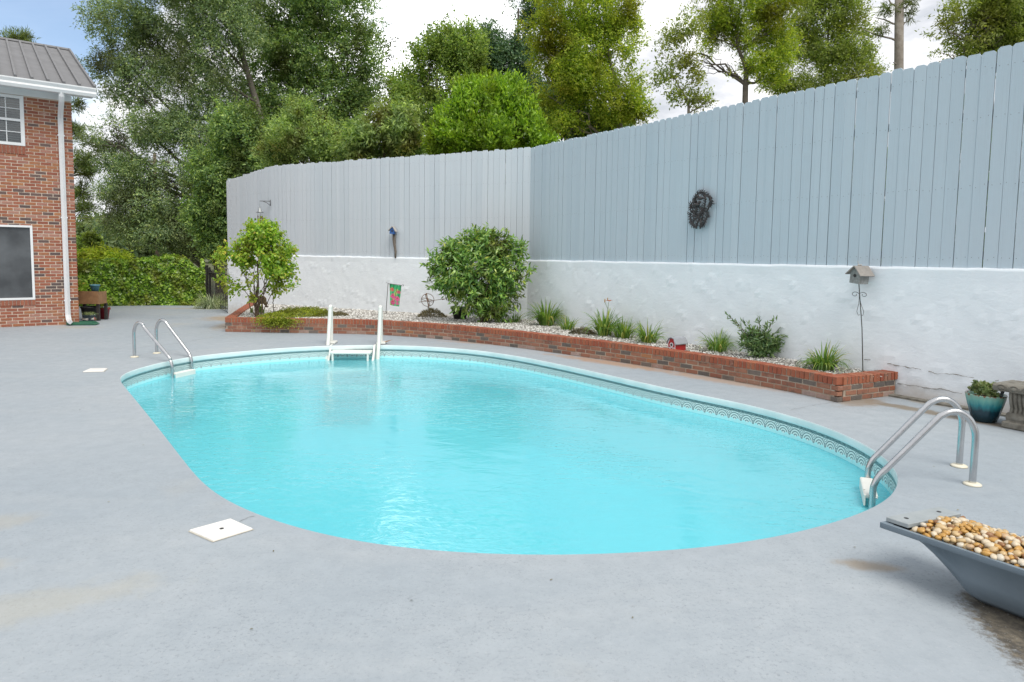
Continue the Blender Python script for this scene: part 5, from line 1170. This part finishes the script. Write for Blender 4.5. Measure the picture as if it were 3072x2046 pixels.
# grey birdhouse on its scroll stake: foot a little in front of the wall
foot = onwall(2592, 1104, .16); foot.z = BED_Z; topp = onwall(2576, 850, .16)
t = thing('stake_birdhouse', 'grey wooden birdhouse on a tall thin scrolled stake at the planter end', 'birdhouse', foot)
m = MB(); m.tube([foot-Vector((0, 0, .15)), foot.lerp(topp, .5)+Vector((.01, 0, 0)), topp+Vector((0, 0, .02))], .0065, 6); m.build('stake', MT['iron'], t, True, True)
m = MB(); c = foot.lerp(topp, .82); ud = (topp-foot).normalized()
for s_ in (-1, 1):
    q = []
    for i in range(18):
        a = i/17*2.2*PI; r = .055*(1-i/24); q.append(c+ud*(.06+r*math.sin(a)*.7)+dC*(s_*(.055-r*math.cos(a))))
    m.tube(q, .0035, 4)
    m.tube([c+ud*.06, c+ud*-.05+dC*s_*.012, c+ud*-.16+dC*s_*.045, c+ud*-.21+dC*s_*.03, c+ud*-.20+dC*s_*.008], .0035, 4)
m.build('scroll', MT['iron'], t, True, True)
M_ = Matrix.Translation(topp) @ Matrix.Rotation(-1.22, 4, 'Z') @ Matrix.Rotation(.10, 4, 'Y')
gable_house(t, M_, .15, .16, .14, .075, .04, .012, MT['greywood'], plain('grey_roof_board', (.34, .31, .28), (.26, .24, .22), 20, .8), .022)
m = MB(); tp = topp+Vector((-.012, 0, .235)); m.ball(tp, (.016, .016, .012)); m.ball(tp+Vector((.02, -.02, 0)), (.013, .013, .012)); m.tube([tp, tp+Vector((-.015, 0, .05))], .004, 5); m.build('finial', MT['shake'], t, True, True)
# blue birdhouse on driftwood against the fence
dB, nB = line_normal(WB, WC)
def onmid(x, y, off):
    d = bearing(x, y); q = WB+nB*off; k = ((q-EYE).dot(nB))/d.dot(nB); return EYE+d*k
lo = onmid(1186, 774, .02); hi = onmid(1182, 700, .03)
t = thing('driftwood_birdhouse', 'small blue birdhouse on a crooked driftwood post hung on the fence', 'birdhouse', lo)
m = MB(); m.tube([lo, onmid(1187, 756, .02), onmid(1183.5, 735, .025), onmid(1182, 716, .03), hi], [.022, .026, .034, .04, .036], 8); m.build('post', MT['drift'], t, True, True)
M_ = Matrix.Translation(onmid(1177, 702, .10)) @ Matrix.Rotation(math.atan2(dB.y, dB.x)+.35, 4, 'Z') @ Matrix.Rotation(.12, 4, 'Y')
gable_house(t, M_, .115, .11, .10, .075, .03, .014, MT['bluewood'], MT['shake'], .02)
# wind chime on a bracket
k0_ = WB+(WA-WB).normalized()*.03; kb = D(811, 607, WB.y-.02); arm = D(779, 603, WB.y-.12)
t = thing('wind_chime', 'bronze tube wind chime hanging from an iron bracket at the fence corner', 'wind chime', arm)
m = MB(); m.tube([kb+Vector((0, 0, .07)), kb, kb-Vector((0, 0, .09))], .009, 6); m.tube([kb+Vector((0, 0, .03)), arm], .008, 6); m.tube([kb-Vector((0, 0, .09)), kb.lerp(arm, .35)-Vector((0, 0, .02)), kb.lerp(arm, .65)+Vector((0, 0, .0))], .007, 6)
m.build('bracket', MT['iron'], t, True, True)
cz = arm-Vector((0, 0, .30)); m = MB(); m.tube([arm, cz+Vector((0, 0, .14))], .003, 4); m.lathe([(.012, .14), (.035, .08), (.06, .02), (.095, 0), (.09, -.012)], 18, cz); fix_normals(m.build('bell_top', MT['tin'], t, True, True))
for i in range(5):
    a = i*2*PI/5+.4; p = cz+Vector((.062*math.cos(a), .062*math.sin(a), -.10)); m = MB(); m.tube([p+Vector((0, 0, .1)), p], .002, 3); m.tube([p, p-Vector((0, 0, .30+.035*i))], .014, 8); m.build('chime_tube', MT['copper'], t, True, True)
m = MB(); m.ball(cz-Vector((0, 0, .26)), (.035, .035, .012), 10, 6); m.tube([cz-Vector((0, 0, .02)), cz-Vector((0, 0, .56))], .002, 3); m.build('clapper', MT['timber'], t, True, True)
# red barn birdhouse in the chips
rbp = ground_at(2030, 1052); t = thing('barn_birdhouse', 'red and white barn shaped birdhouse on the planter edge', 'birdhouse', rbp)
Rb = Matrix.Rotation(-.95, 3, 'Z'); c = rbp+Vector((0, 0, .0)); w_, d_ = .15, .24
gam = [(-w_/2, 0), (w_/2, 0), (w_/2, .12), (.045, .185), (0, .20), (-.045, .185), (-w_/2, .12)]
m = MB(); m.prism(gam, -d_/2, d_/2, R=Rb, c=c); fix_normals(m.build('barn_walls', MT['redwood'], t, world=True))
ro = [(w_/2+.02, .105), (.05, .19), (0, .207), (-.05, .19), (-w_/2-.02, .105)]; ro2 = [(x*1.06, z+.012) for x, z in ro]
m = MB()
for i in range(4): m.prism([ro[i], ro[i+1], ro2[i+1], ro2[i]], -d_/2-.02, d_/2+.02, R=Rb, c=c)
fix_normals(m.build('tin_roof', plain('barn_roof', (.32, .33, .36), (.25, .26, .28), 20, .5), t, world=True))
m = MB(); RX = Matrix.Rotation(PI/2, 3, 'X'); fc = c+Rb @ Vector((0, -d_/2-.001, .10))
m.lathe([(.034, 0), (.034, .006), (.022, .006), (.022, 0)], 16, fc, R=Rb @ RX)
for x0, z0, x1, z1 in ((-.07, .004, -.07, .115), (.07, .004, .07, .115), (-.045, .005, .045, .05), (.045, .005, -.045, .05), (-.07, .055, .07, .055), (-.07, .118, -.043, .178), (.07, .118, .043, .178)):
    a, b = c+Rb @ Vector((x0, -d_/2-.003, z0)), c+Rb @ Vector((x1, -d_/2-.003, z1)); m.tube([a, b], .0055, 4)
m.build('white_trim', MT['white'], t, world=True)
m = MB(); m.lathe([(.022, 0), (.022, .0045)], 14, fc, R=Rb @ RX); m.build('entrance_hole', MT['dark'], t, world=True)
# metal branch wall art with two birds
A0_ = onwall(2102, 631, .04); AX = dC; AY = Vector((0, 0, 1)); aw = (onwall(2138, 631, .04)-onwall(2066, 631, .04)).length/2; ah = (onwall(2102, 575, .04)-onwall(2102, 687, .04)).length/2
t = thing('wall_art', 'oval dark metal wall art of leafy branches with two birds on the fence', 'wall art', A0_)
def ap(x, y, o=0): return A0_+AX*(x*aw)+AY*(y*ah)+nC*o       # -1..1 in the oval
px4 = lambda x, y: ((x-890)/320., (790-y)/485.)
br = [[(790,1260),(830,1100),(880,950),(960,780),(1000,620),(1010,470),(960,380),(850,330)], [(890,1260),(930,1100),(850,960),(740,860),(650,700),(640,600),(700,545),(770,540)],
      [(790,1250),(720,1130),(640,1050),(600,950),(600,850)], [(900,1250),(1000,1100),(1060,950),(1040,830),(960,820)], [(1050,830),(1130,700),(1190,620)], [(1030,430),(1110,440),(1150,560),(1110,690)], [(710,560),(730,450),(790,350)], [(800,940),(720,910),(690,940)], [(1060,960),(1130,930)], [(715,740),(705,600),(760,420)], [(870,960),(790,990),(700,1060)], [(870,960),(900,860),(945,750)], [(760,870),(800,770),(795,690)], [(930,1060),(965,900)], [(830,700),(900,725),(960,770)], [(790,350),(860,322),(960,330),(1010,400)], [(1120,440),(1165,560),(1155,650)], [(600,620),(625,760),(660,850)], [(1060,980),(1030,1100),(960,1190)], [(620,1000),(660,1130),(740,1220)]]
lv = MB(); rl = random.Random(4)
for q in br:
    P = catmull([ap(*px4(*p), .012*math.sin(i*1.7)) for i, p in enumerate(q)], 5); m = MB(); m.tube(P, [.0145-.006*i/len(P) for i in range(len(P))], 6); m.build('branch', MT['bronze'], t, True, True)
    for i in range(1, len(P)-1):
        d_ = (P[i+1]-P[i-1]).normalized(); s_ = (-1, 1)[i % 2]; ld = (d_*.75+nC.cross(d_)*s_*.8+nC*rl.uniform(-.1, .35)).normalized(); l_ = rl.uniform(.045, .075); sd_ = ld.cross(nC).normalized()*.0105
        lv.add([P[i], P[i]+ld*l_*.5+sd_+nC*.004, P[i]+ld*l_, P[i]+ld*l_*.5-sd_+nC*.004, P[i]+ld*l_*.5-nC*.006], [(0, 1, 2, 3), (0, 3, 4), (2, 4, 3), (0, 4, 1), (1, 4, 2)])
lv.build('metal_leaf', MT['bronze'], t, world=True, kind='stuff')
for (bx, by, s_) in ((900, 480, -1), (820, 640, 1)):
    m = MB(); c = ap(*px4(bx, by), .03); m.ball(c, (.055, .03, .032), 12, 8, R=Matrix.Rotation(math.atan2(dC.y, dC.x), 3, 'Z')); h_ = c+AX*s_*.05+AY*.035; m.ball(h_, .024, 10, 8); m.tube([h_+AX*s_*.018, h_+AX*s_*.045], [.007, .001], 6)
    m.tube([c-AX*s_*.04, c-AX*s_*.13-AY*.02], [.018, .008], 6, flat=.5); m.build('bird', MT['bronze'], t, True, True)

# ================================================================== right hand group: pipe, pot, bench, trough
a, b = G(2686, 1183, 0), G(2884, 1214, 0)
t = thing('drain_pipe', 'grey plastic pipe with a yellowish cap lying along the foot of the white wall', 'pipe', a)
m = MB(); m.tube([a+Vector((0, 0, .045)), b+Vector((0, 0, .045))], .026, 10); m.build('tube', MT['pvc'], t, True, True)
m = MB(); dd = (b-a).normalized(); m.tube([b+Vector((0, 0, .045))-dd*.05, b+Vector((0, 0, .045)), b+Vector((0, 0, .045))+dd*.09], [.034, .045, .045], 12); m.build('end_cap', MT['cap'], t, True, False)
m = MB(); m.tube([b+dd*.32+Vector((0, 0, .035)), b+dd*2.6+Vector((0, 0, .035))], .022, 8); tag(m.build('curb_pipe', MT['pvc'], None, True), 'pale pipe along the wall foot between the pot and the bench', 'pipe')
m = MB(); q0 = G(2690, 1190, 0); qd = dC; mid_ = q0+qd*1.6+Vector((0, 0, .012)); m.box(mid_-nC*-.02, (3.4, .10, .03), Matrix.Rotation(math.atan2(qd.y, qd.x), 3, 'Z'), bev=.008); tag(m.build('concrete_footing', MT['stone'], None), 'low rough concrete footing strip at the foot of the white wall', 'footing')
pb_ = G(2952, 1263, 0)
t = thing('glazed_pot', 'fluted teal glazed pot with a brown rim holding a pale succulent', 'flower pot', pb_)
fl = lambda a, z: 1+.022*abs(math.cos(a*8)) if z < .265 else 1
m = MB(); m.lathe([(.095, 0), (.11, .01), (.135, .09), (.16, .18), (.178, .255), (.186, .283), (.190, .292), (.186, .298), (.172, .295), (.165, .27), (.15, .25)], 96, flute=fl); m.build('pot_body', MT['glaze'], t, True)
m = MB(); m.lathe([(.16, .262), (.01, .268)], 20); m.build('potting_soil', plain('potting_soil', (.05, .038, .028), None, 20, .95), t)
VV = []
for _ in range(34):
    r_ = .125*math.sqrt(RNG.uniform()); a_ = RNG.uniform(0, 6.28); h_ = RNG.uniform(.03, .15)*(1.1-r_*2.5); c_ = np.array([r_*math.cos(a_)-.01, r_*math.sin(a_), .265+h_]); k = 16; dr = rand_dir(k)+UP*.55; VV.append(leaves(np.repeat(c_[None], k, 0), dr, .05, .026, .6, 6, .2, -.15))
quads('succulent', np.concatenate(VV), LEAF['succ'], t, kind='stuff', world=False)
m = MB(); m.box((.135, -.05, .31), (.035, .006, .09), Matrix.Rotation(.25, 3, 'Y')); m.build('plant_tag', plain('grey_tag', (.30, .31, .36), None, 9, .5), t)
# stone bench
bo = G(2988, 1152, .44); bo.z = 0; ba_ = Vector((.87, .49, 0)).normalized(); bb_ = Vector((.49, -.87, 0)).normalized(); RB = Matrix((ba_, bb_, Vector((0, 0, 1)))).transposed()
t = thing('stone_bench', 'weathered cast stone bench with carved edge and scrolled legs by the wall', 'bench', bo)
m = MB(); prof = [(0, .375), (.40, .375), (.415, .385), (.425, .41), (.425, .43), (.41, .445), (.39, .45), (.01, .45), (-.01, .445), (-.025, .43), (-.025, .41), (-.015, .385)]
m.prism(prof, -.02, 1.05, R=RB, c=bo); fix_normals(m.build('bench_top', MT['stone'], t, world=True))
m = MB()
for i in range(9):
    c = bo+bb_*(.06+i*.115)+ba_*-.022+Vector((0, 0, .413)); m.ball(c, (.012, .030, .022), 12, 8, R=RB)
    m.tube([c+bb_*.043*math.cos(k*PI/8)+Vector((0, 0, .031*math.sin(k*PI/8))) for k in range(17)], .006, 5, cap=False)
    m.tube([c+bb_*.057+Vector((0, 0, .02)), c+bb_*.057-Vector((0, 0, .025))], [.008, .003], 5)
for i in range(4):
    c = bo+bb_*-.021+ba_*(.04+i*.107)+Vector((0, 0, .413)); m.ball(c, (.030, .012, .022), 12, 8, R=RB)
    m.tube([c+ba_*.043*math.cos(k*PI/8)+Vector((0, 0, .031*math.sin(k*PI/8))) for k in range(17)], .006, 5, cap=False)
m.build('carved_moulding', MT['stone'], t, True, True, kind='stuff')
for off in (.10, .76):
    S_out = [(.035, .0), (.05, .05), (.085, .09), (.10, .13), (.075, .18), (.055, .24), (.055, .30), (.075, .345), (.08, .375)]
    poly = S_out+[(.375, .375), (.375, .345), (.36, .29), (.37, .22), (.385, .16), (.37, .10), (.34, .05), (.35, .0)]
    m = MB(); m.prism([(x, z+.07) if z < .3 else (x, min(z+.07, .376)) for x, z in poly], off, off+.20, R=RB, c=bo); leg = fix_normals(m.build('leg', MT['stone'], t, world=True))
    m = MB()
    for k in range(5): m.tube([bo+bb_*(off+.02+k*.04)+ba_*(x-.004)+Vector((0, 0, min(z+.07, .37))) for x, z in S_out[1:]], .016, 6)
    for zz in (.115, ): m.tube([bo+bb_*(off-.005)+ba_*.07+Vector((0, 0, zz)), bo+bb_*(off+.205)+ba_*.07+Vector((0, 0, zz))], .045, 10)
    for bb2 in (off-.004, off+.204):
        sp_ = []
        for k in range(26):
            a_ = k/25*3.6*PI; r_ = .062*(1-k/34); sp_.append(bo+bb_*bb2+ba_*(.20+r_*math.cos(a_))+Vector((0, 0, .285+r_*math.sin(a_)*.9)))
        m.tube(sp_, .012, 5)
    m.build('scroll_carving', MT['stone'], leg, True, True)
    m = MB(); c = bo+bb_*(off+.10)+ba_*.20+Vector((0, 0, .036)); m.box(c, (.40, .26, .07), RB, bev=.012); m.build('leg_base', MT['stone'], t, world=True)

# grey trough full of river pebbles
r7 = lambda x, y: (2400+x/2.427, 1400+y/2.427)
T0 = G(*r7(592, 402), .30); T1 = G(*r7(1000, 322), .30); T0.z = T1.z = 0
tl_ = Vector((.555, -.832, 0)); tw = (T1-T0); TW = tw.length; tw.normalize()
TL = 1.9
t = thing('pebble_trough', 'low blue grey feed trough filled with tan river pebbles at the right edge', 'trough', T0)
def tp(s, u, z): return T0+tl_*s+tw*(u*TW)+Vector((0, 0, z))
rows = []
def depth(s):
    for q in (s, TL-s):
        pass
    q = min(s, TL-s); q = max(0, min(1, (q-.01)/.36)); return .035+.265*(1-(1-q)**1.0)**1.55 if q < 1 else .30
outer_u = [(-.02, 0), (-.02, -.028), (.015, -.036), (.05, -.13), (.14, -.55), (.24, -.86), (.36, -1.0), (.5, -1.0), (.64, -1.0), (.76, -.86), (.86, -.55), (.95, -.13), (.985, -.036), (1.02, -.028), (1.02, 0)]
inner_u = [(.975, 0), (.94, -.12), (.84, -.5), (.72, -.8), (.5, -.9), (.28, -.8), (.16, -.5), (.06, -.12), (.025, 0)]
ss = [0, .012, .04, .08, .12, .16, .20, .24, .28, .32, .36, .40, .5, .9, 1.4, 1.5, 1.54, 1.58, 1.62, 1.66, 1.7, 1.74, 1.78, 1.82, 1.86, 1.888, 1.9]
m = MB(); v = []; nr = len(outer_u)
for s in ss:
    dpt = depth(s)
    for u, z in outer_u:
        zz = .30+(z if abs(z) < .04 else z*dpt if z > -1 else -dpt); zz = max(zz, .002 if dpt > .2 else zz); v.append(tp(s, u, zz))
f = [(i*nr+j, (i+1)*nr+j, (i+1)*nr+j+1, i*nr+j+1) for i in range(len(ss)-1) for j in range(nr-1)]+[tuple(range(nr)), tuple((len(ss)-1)*nr+j for j in range(nr))[::-1]]
m.add(v, f); v = []; ni = len(inner_u); si = [.05, .12, .2, .3, .4, 1.5, 1.6, 1.7, 1.78, 1.85]
for s in si:
    dpt = max(depth(s)-.02, .02)
    for u, z in inner_u: v.append(tp(s, u, .30+z*dpt))
f = [(i*ni+j, (i+1)*ni+j, (i+1)*ni+j+1, i*ni+j+1) for i in range(len(si)-1) for j in range(ni-1)]
m.add(v, f)
for s0_, s1_, u0, u1 in ((0, 1.9, -.02, .025), (0, 1.9, .975, 1.02), (0, .05, .025, .975), (1.85, 1.9, .025, .975)): m.add([tp(s0_, u0, .3), tp(s1_, u0, .3), tp(s1_, u1, .3), tp(s0_, u1, .3)], [(0, 1, 2, 3)])
o = fix_normals(m.build('trough_body', MT['trough'], t, world=True))
for p_ in o.data.polygons: p_.use_smooth = len(p_.vertices) == 4 and p_.normal.z < .6
bv = None
Rt_ = Matrix((tw, -tl_, Vector((0, 0, 1)))).transposed()
m = MB(); m.box(tp(.065, .52, .316), (TW*.94, .115, .024), Rt_, bev=.003); pl = m.build('end_board', MT['plank'], t, world=True)
m = MB()
for q in (.22, .80): m.lathe([(.012, .3284), (.012, .3290), (.002, .3290)], 12, tp(.062, q, 0))
m.build('screw_hole', MT['dark'], pl, world=True, kind='stuff')
# pebbles: one mesh each kind, copied
pcol = [('cream_pebble', (.55, .45, .31), (.62, .54, .41)), ('tan_pebble', (.46, .31, .14), (.56, .42, .23)), ('ochre_pebble', (.42, .22, .045), (.50, .29, .08)), ('brown_pebble', (.22, .105, .045), (.30, .15, .06)), ('white_pebble', (.58, .53, .44), (.50, .44, .34)), ('rosy_pebble', (.44, .29, .16), (.52, .36, .21))]
pm_ = []; rng_ = random.Random(8)
for nme, c1, c2 in pcol:
    mt_ = plain(nme, c1, c2, 28, .38, .08, 120)
    for k in range(3):
        m = MB(); m.ball((0, 0, 0), 1, 7, 5); ph = rng_.uniform(0, 9)
        m.v = [tuple(Vector(p)*(1+.16*math.sin(p[0]*3+ph)+.12*math.sin(p[1]*4-ph)+.1*math.cos(p[2]*3+2*ph))) for p in m.v]; pm_.append(m.mesh('pebble', mt_, True))
tinv = parent_world(t).inverted(); cells = []; step = .0295
for i in range(int((TL-.28)/step)):
    for j in range(int(TW*.90/step)):
        cells.append((.15+i*step+rng_.uniform(-.012, .012)+(j % 2)*.018, (.05*TW+j*step+.01+rng_.uniform(-.012, .012))/TW))
def heap(s, u): return .298+.030*max(0, 1-abs(u-.5)*2.1)+.018*math.sin(s*5)*(1-abs(u-.5)*2)*min(1, s*2)
cells = [c for c in cells if .03 < c[1] < .965]
cells.sort(key=lambda c: c[0]); n_obj = 0
restp = []
for s, u in cells:
    r_ = rng_.choice([.0125, .0145, .0165, .0185, .021])*rng_.uniform(.9, 1.1); p = tp(s, u, heap(s, u)+rng_.uniform(-.004, .012))
    M_ = Matrix.Translation(p) @ Matrix.Rotation(rng_.uniform(0, 6.3), 4, 'Z') @ Matrix.Rotation(rng_.uniform(-.6, .6), 4, 'X') @ Matrix.Diagonal((r_*1.25, r_*.95, r_*.72, 1)); k = rng_.choices(range(6), (5, 8, 7, 4, 2, 1))[0]
    if n_obj < 300: o = link('pebble', pm_[k*3+rng_.randrange(3)], t); o.matrix_basis = tinv @ M_; n_obj += 1
    else: restp.append((M_, k))
m = MB()
for q in range(1300):
    s, u = rng_.uniform(.13, TL-.13), rng_.uniform(.04, .96); r_ = rng_.uniform(.012, .019); m.ball(tp(s, u, heap(s, u)-.018), (r_*1.2, r_, r_*.8), 6, 4, rng_.choice((0, 1, 1, 2, 2, 3)), Matrix.Rotation(rng_.uniform(0, 6), 3, 'Z'))
for M_, k in restp: m.ball(M_.translation, tuple(M_.to_scale()), 7, 5, k, M_.to_3x3().normalized())
m.build('lower_pebbles', [pm_[k*3].materials[0] for k in range(6)], t, True, True, kind='stuff')

# ================================================================== left hand group at the house corner
sp0, sp1 = G(*r2(522, 1243), 0), G(*r2(750, 1241), 0); sdv = (sp1-sp0); sL = sdv.length; sdv.normalize(); sn = Vector((sdv.y, -sdv.x, 0)); RS = Matrix((sdv, -sn, Vector((0, 0, 1)))).transposed()
t = thing('splash_block', 'long green plastic splash block under the downspout', 'splash block', sp0)
m = MB(); m.box(sp0+sdv*sL/2-sn*.12+Vector((0, 0, .012)), (sL, .26, .02), RS, bev=.003)
for q in (-.0, -.25): m.prism([(0, .02), (0, .07), (sL*.82, .065), (sL*.97, .022)], q-.012, q+.012, R=Matrix((sdv, -sn*-1, Vector((0, 0, 1)))).transposed(), c=sp0)
m.box(sp0+sdv*.012-sn*.125+Vector((0, 0, .045)), (.024, .27, .05), RS); fix_normals(m.build('channel', MT['green'], t, world=True))
tb = G(292.5, 963); tx = Vector((-.98, -.1, 0)).normalized(); ty = Vector((-.1, .98, 0)).normalized(); RT = Matrix((tx, ty, Vector((0, 0, 1)))).transposed()
t = thing('planter_table', 'raised wooden planter box on dark legs beside the house corner', 'planter box', tb)
m = MB(); m.box(tb+tx*.26+ty*.03+Vector((0, 0, .565)), (.56, .025, .31), RT, bev=.003); m.build('front_board', MT['timber'], t, world=True)
m = MB(); m.box(tb+tx*-.012+ty*.24+Vector((0, 0, .555)), (.025, .39, .30), RT, bev=.003); m.build('side_board', MT['timber'], t, world=True)
m = MB(); m.box(tb+tx*.26+ty*.24+Vector((0, 0, .66)), (.5, .36, .04), RT); m.build('potting_soil', plain('dark_soil', (.05, .04, .03), (.09, .07, .05), 20, .95), t, world=True)
for q, y_ in ((.0, .05), (.5, .05), (.0, .42), (.5, .42)):
    m = MB(); m.box(tb+tx*(q+.012)+ty*(y_+.03)+Vector((0, 0, .205)), (.06, .06, .41), RT); m.build('leg', MT['darktimber'], t, world=True)
pp = tb+tx*.12+ty*.2; pp.z += .68
VV = []
for k in range(60): VV.append(leaves(np.array([[pp.x-.30+RNG.normal()*.05, pp.y-.08+RNG.normal()*.06, pp.z+abs(RNG.normal())*.09]]*5)+RNG.normal(size=(5, 3))*.02, RNG.normal(size=(5, 3))*.7+UP*.7, .075, .04, .4, 6))
quads('box_plant', np.concatenate(VV), LEAF['young'], t, kind='stuff')
tpp = thing('teal_pot', 'teal plastic flower pot standing on the wooden planter box', 'flower pot', pp+Vector((.02, -.05, .0)))
m = MB(); m.lathe([(.068, 0), (.10, .17), (.112, .17), (.115, .20), (.10, .20), (.096, .16)], 24); m.build('pot_body', MT['tealpot'], tpp, True)
VV = [leaves(RNG.normal(size=(16, 3))*.03+np.array([0, 0, .17]), RNG.normal(size=(16, 3))*.7+UP*.9, .05, .012, .4, 6)]
quads('dry_sprigs', np.concatenate(VV), LEAF['brown'], tpp, kind='stuff', world=False)
for dxp, lab in ((.36, 'black nursery tub under the wooden planter box'),):
    q = tb+tx*.28+ty*.25; t = thing('black_tub', lab, 'pot', q); m = MB(); m.lathe([(.16, 0), (.20, .30), (.215, .30), (.215, .335), (.19, .335), (.185, .28)], 24); m.build('pot_body', MT['dark'], t, True)
rp_ = G(*r2(817, 1194)); t = thing('red_pot', 'dark red plastic pot with a yellowish plant beside the planter box', 'flower pot', rp_)
m = MB(); m.lathe([(.095, 0), (.128, .235), (.145, .235), (.15, .285), (.135, .285), (.128, .23)], 28); m.build('pot_body', MT['redpot'], t, True)
m = MB(); m.lathe([(.128, .262), (.004, .266)], 16); m.build('potting_soil', plain('pot_soil', (.05, .038, .028), None, 20, .95), t)
P = RNG.normal(size=(520, 3))*np.array([.075, .075, .07])+np.array([-.05, 0, .40]); quads('coreopsis', leaves(P, RNG.normal(size=P.shape)+UP*.5, .05, .02, .4, 6), LEAF['yellow'], t, kind='stuff', world=False)
bx = G(*r2(702, 1217)); t = thing('painted_planter', 'small dark square planter painted with flowers by the splash block', 'flower pot', bx)
nu, nv = 24, 16; v = []; colr = []; m = MB(); rr_ = random.Random(2)
fl_ = [(rr_.random(), .2+.35*rr_.random(), rr_.choice([(.45, .03, .04), (.6, .42, .05), (.62, .58, .5), (.5, .12, .12)])) for _ in range(14)]
for j in range(nv+1):
    for i in range(nu):
        a = 2*PI*i/nu; q = (abs(math.cos(a))**8+abs(math.sin(a))**8)**(-1/8.); r_ = (.105+.02*math.sin(PI*j/nv)+(.012 if j > nv-3 else 0))
        v.append((r_*q*math.cos(a+.2), r_*q*math.sin(a+.2), .165*j/nv)); k = (.035, .05, .06)
        for fx, fy, cc in fl_:
            if math.hypot(((i/nu-fx+.5) % 1-.5)*5, j/nv-fy) < .16: k = cc
        colr.append((*k, 1))
m.add(v, [(j*nu+i, j*nu+(i+1) % nu, (j+1)*nu+(i+1) % nu, (j+1)*nu+i) for j in range(nv) for i in range(nu)]+[tuple(nv*nu+i for i in range(nu))])
me = m.mesh('pot_body', m_print('painted_flowers', .4), True); ca = me.color_attributes.new('print', 'FLOAT_COLOR', 'POINT'); ca.data.foreach_set('color', np.array(colr).ravel()); link('pot_body', me, t)
P = RNG.normal(size=(260, 3))*np.array([.065, .065, .018])+np.array([0, 0, .185]); quads('sedum', leaves(P, RNG.normal(size=P.shape)*.7+UP, .03, .014, .4, 6), LEAF['succ'], t, kind='stuff', world=False)
m = MB()
for s_ in (-1, 1):
    m.add([(.10, .02*s_*0, .10), (.10+.01, .045*s_, .17), (.105, .03*s_, .19), (.10, .004*s_, .14)], [(0, 1, 2, 3)])
m.build('white_butterfly', MT['white'], t)
# a few fallen leaves on the deck
lf = []
for x, y in ((2350, 1090), (700, 1320), (433, 1335), (2805, 1400), (2870, 1530), (1650, 1740), (820, 1655), (1240, 1800), (330, 1505), (2560, 1640), (1900, 1850), (760, 1885), (2590, 1470), (590, 1010), (3000, 1440), (240, 1230)):
    p = G(x, y, .004); a = RNG.uniform(0, 6.28); lf.append(leaves(np.array([tuple(p)]), np.array([[math.cos(a), math.sin(a), .12]]), .018, .009, 3., 6)[0])
tag(quads('fallen_leaves', np.array(lf), LEAF['brown'], None), 'scattered small dry leaves fallen on the deck', 'leaves', kind='stuff')
c = G(1146, 1027, .03); m = MB(); m.add([c, c+Vector((.1, .04, .03)), c+Vector((.2, .03, .05)), c+Vector((.09, -.03, .01))], [(0, 1, 2, 3)]); tag(m.build('fallen_leaf', MT['timber']), 'single curled brown leaf lying by the right pool step handrail', 'leaf')
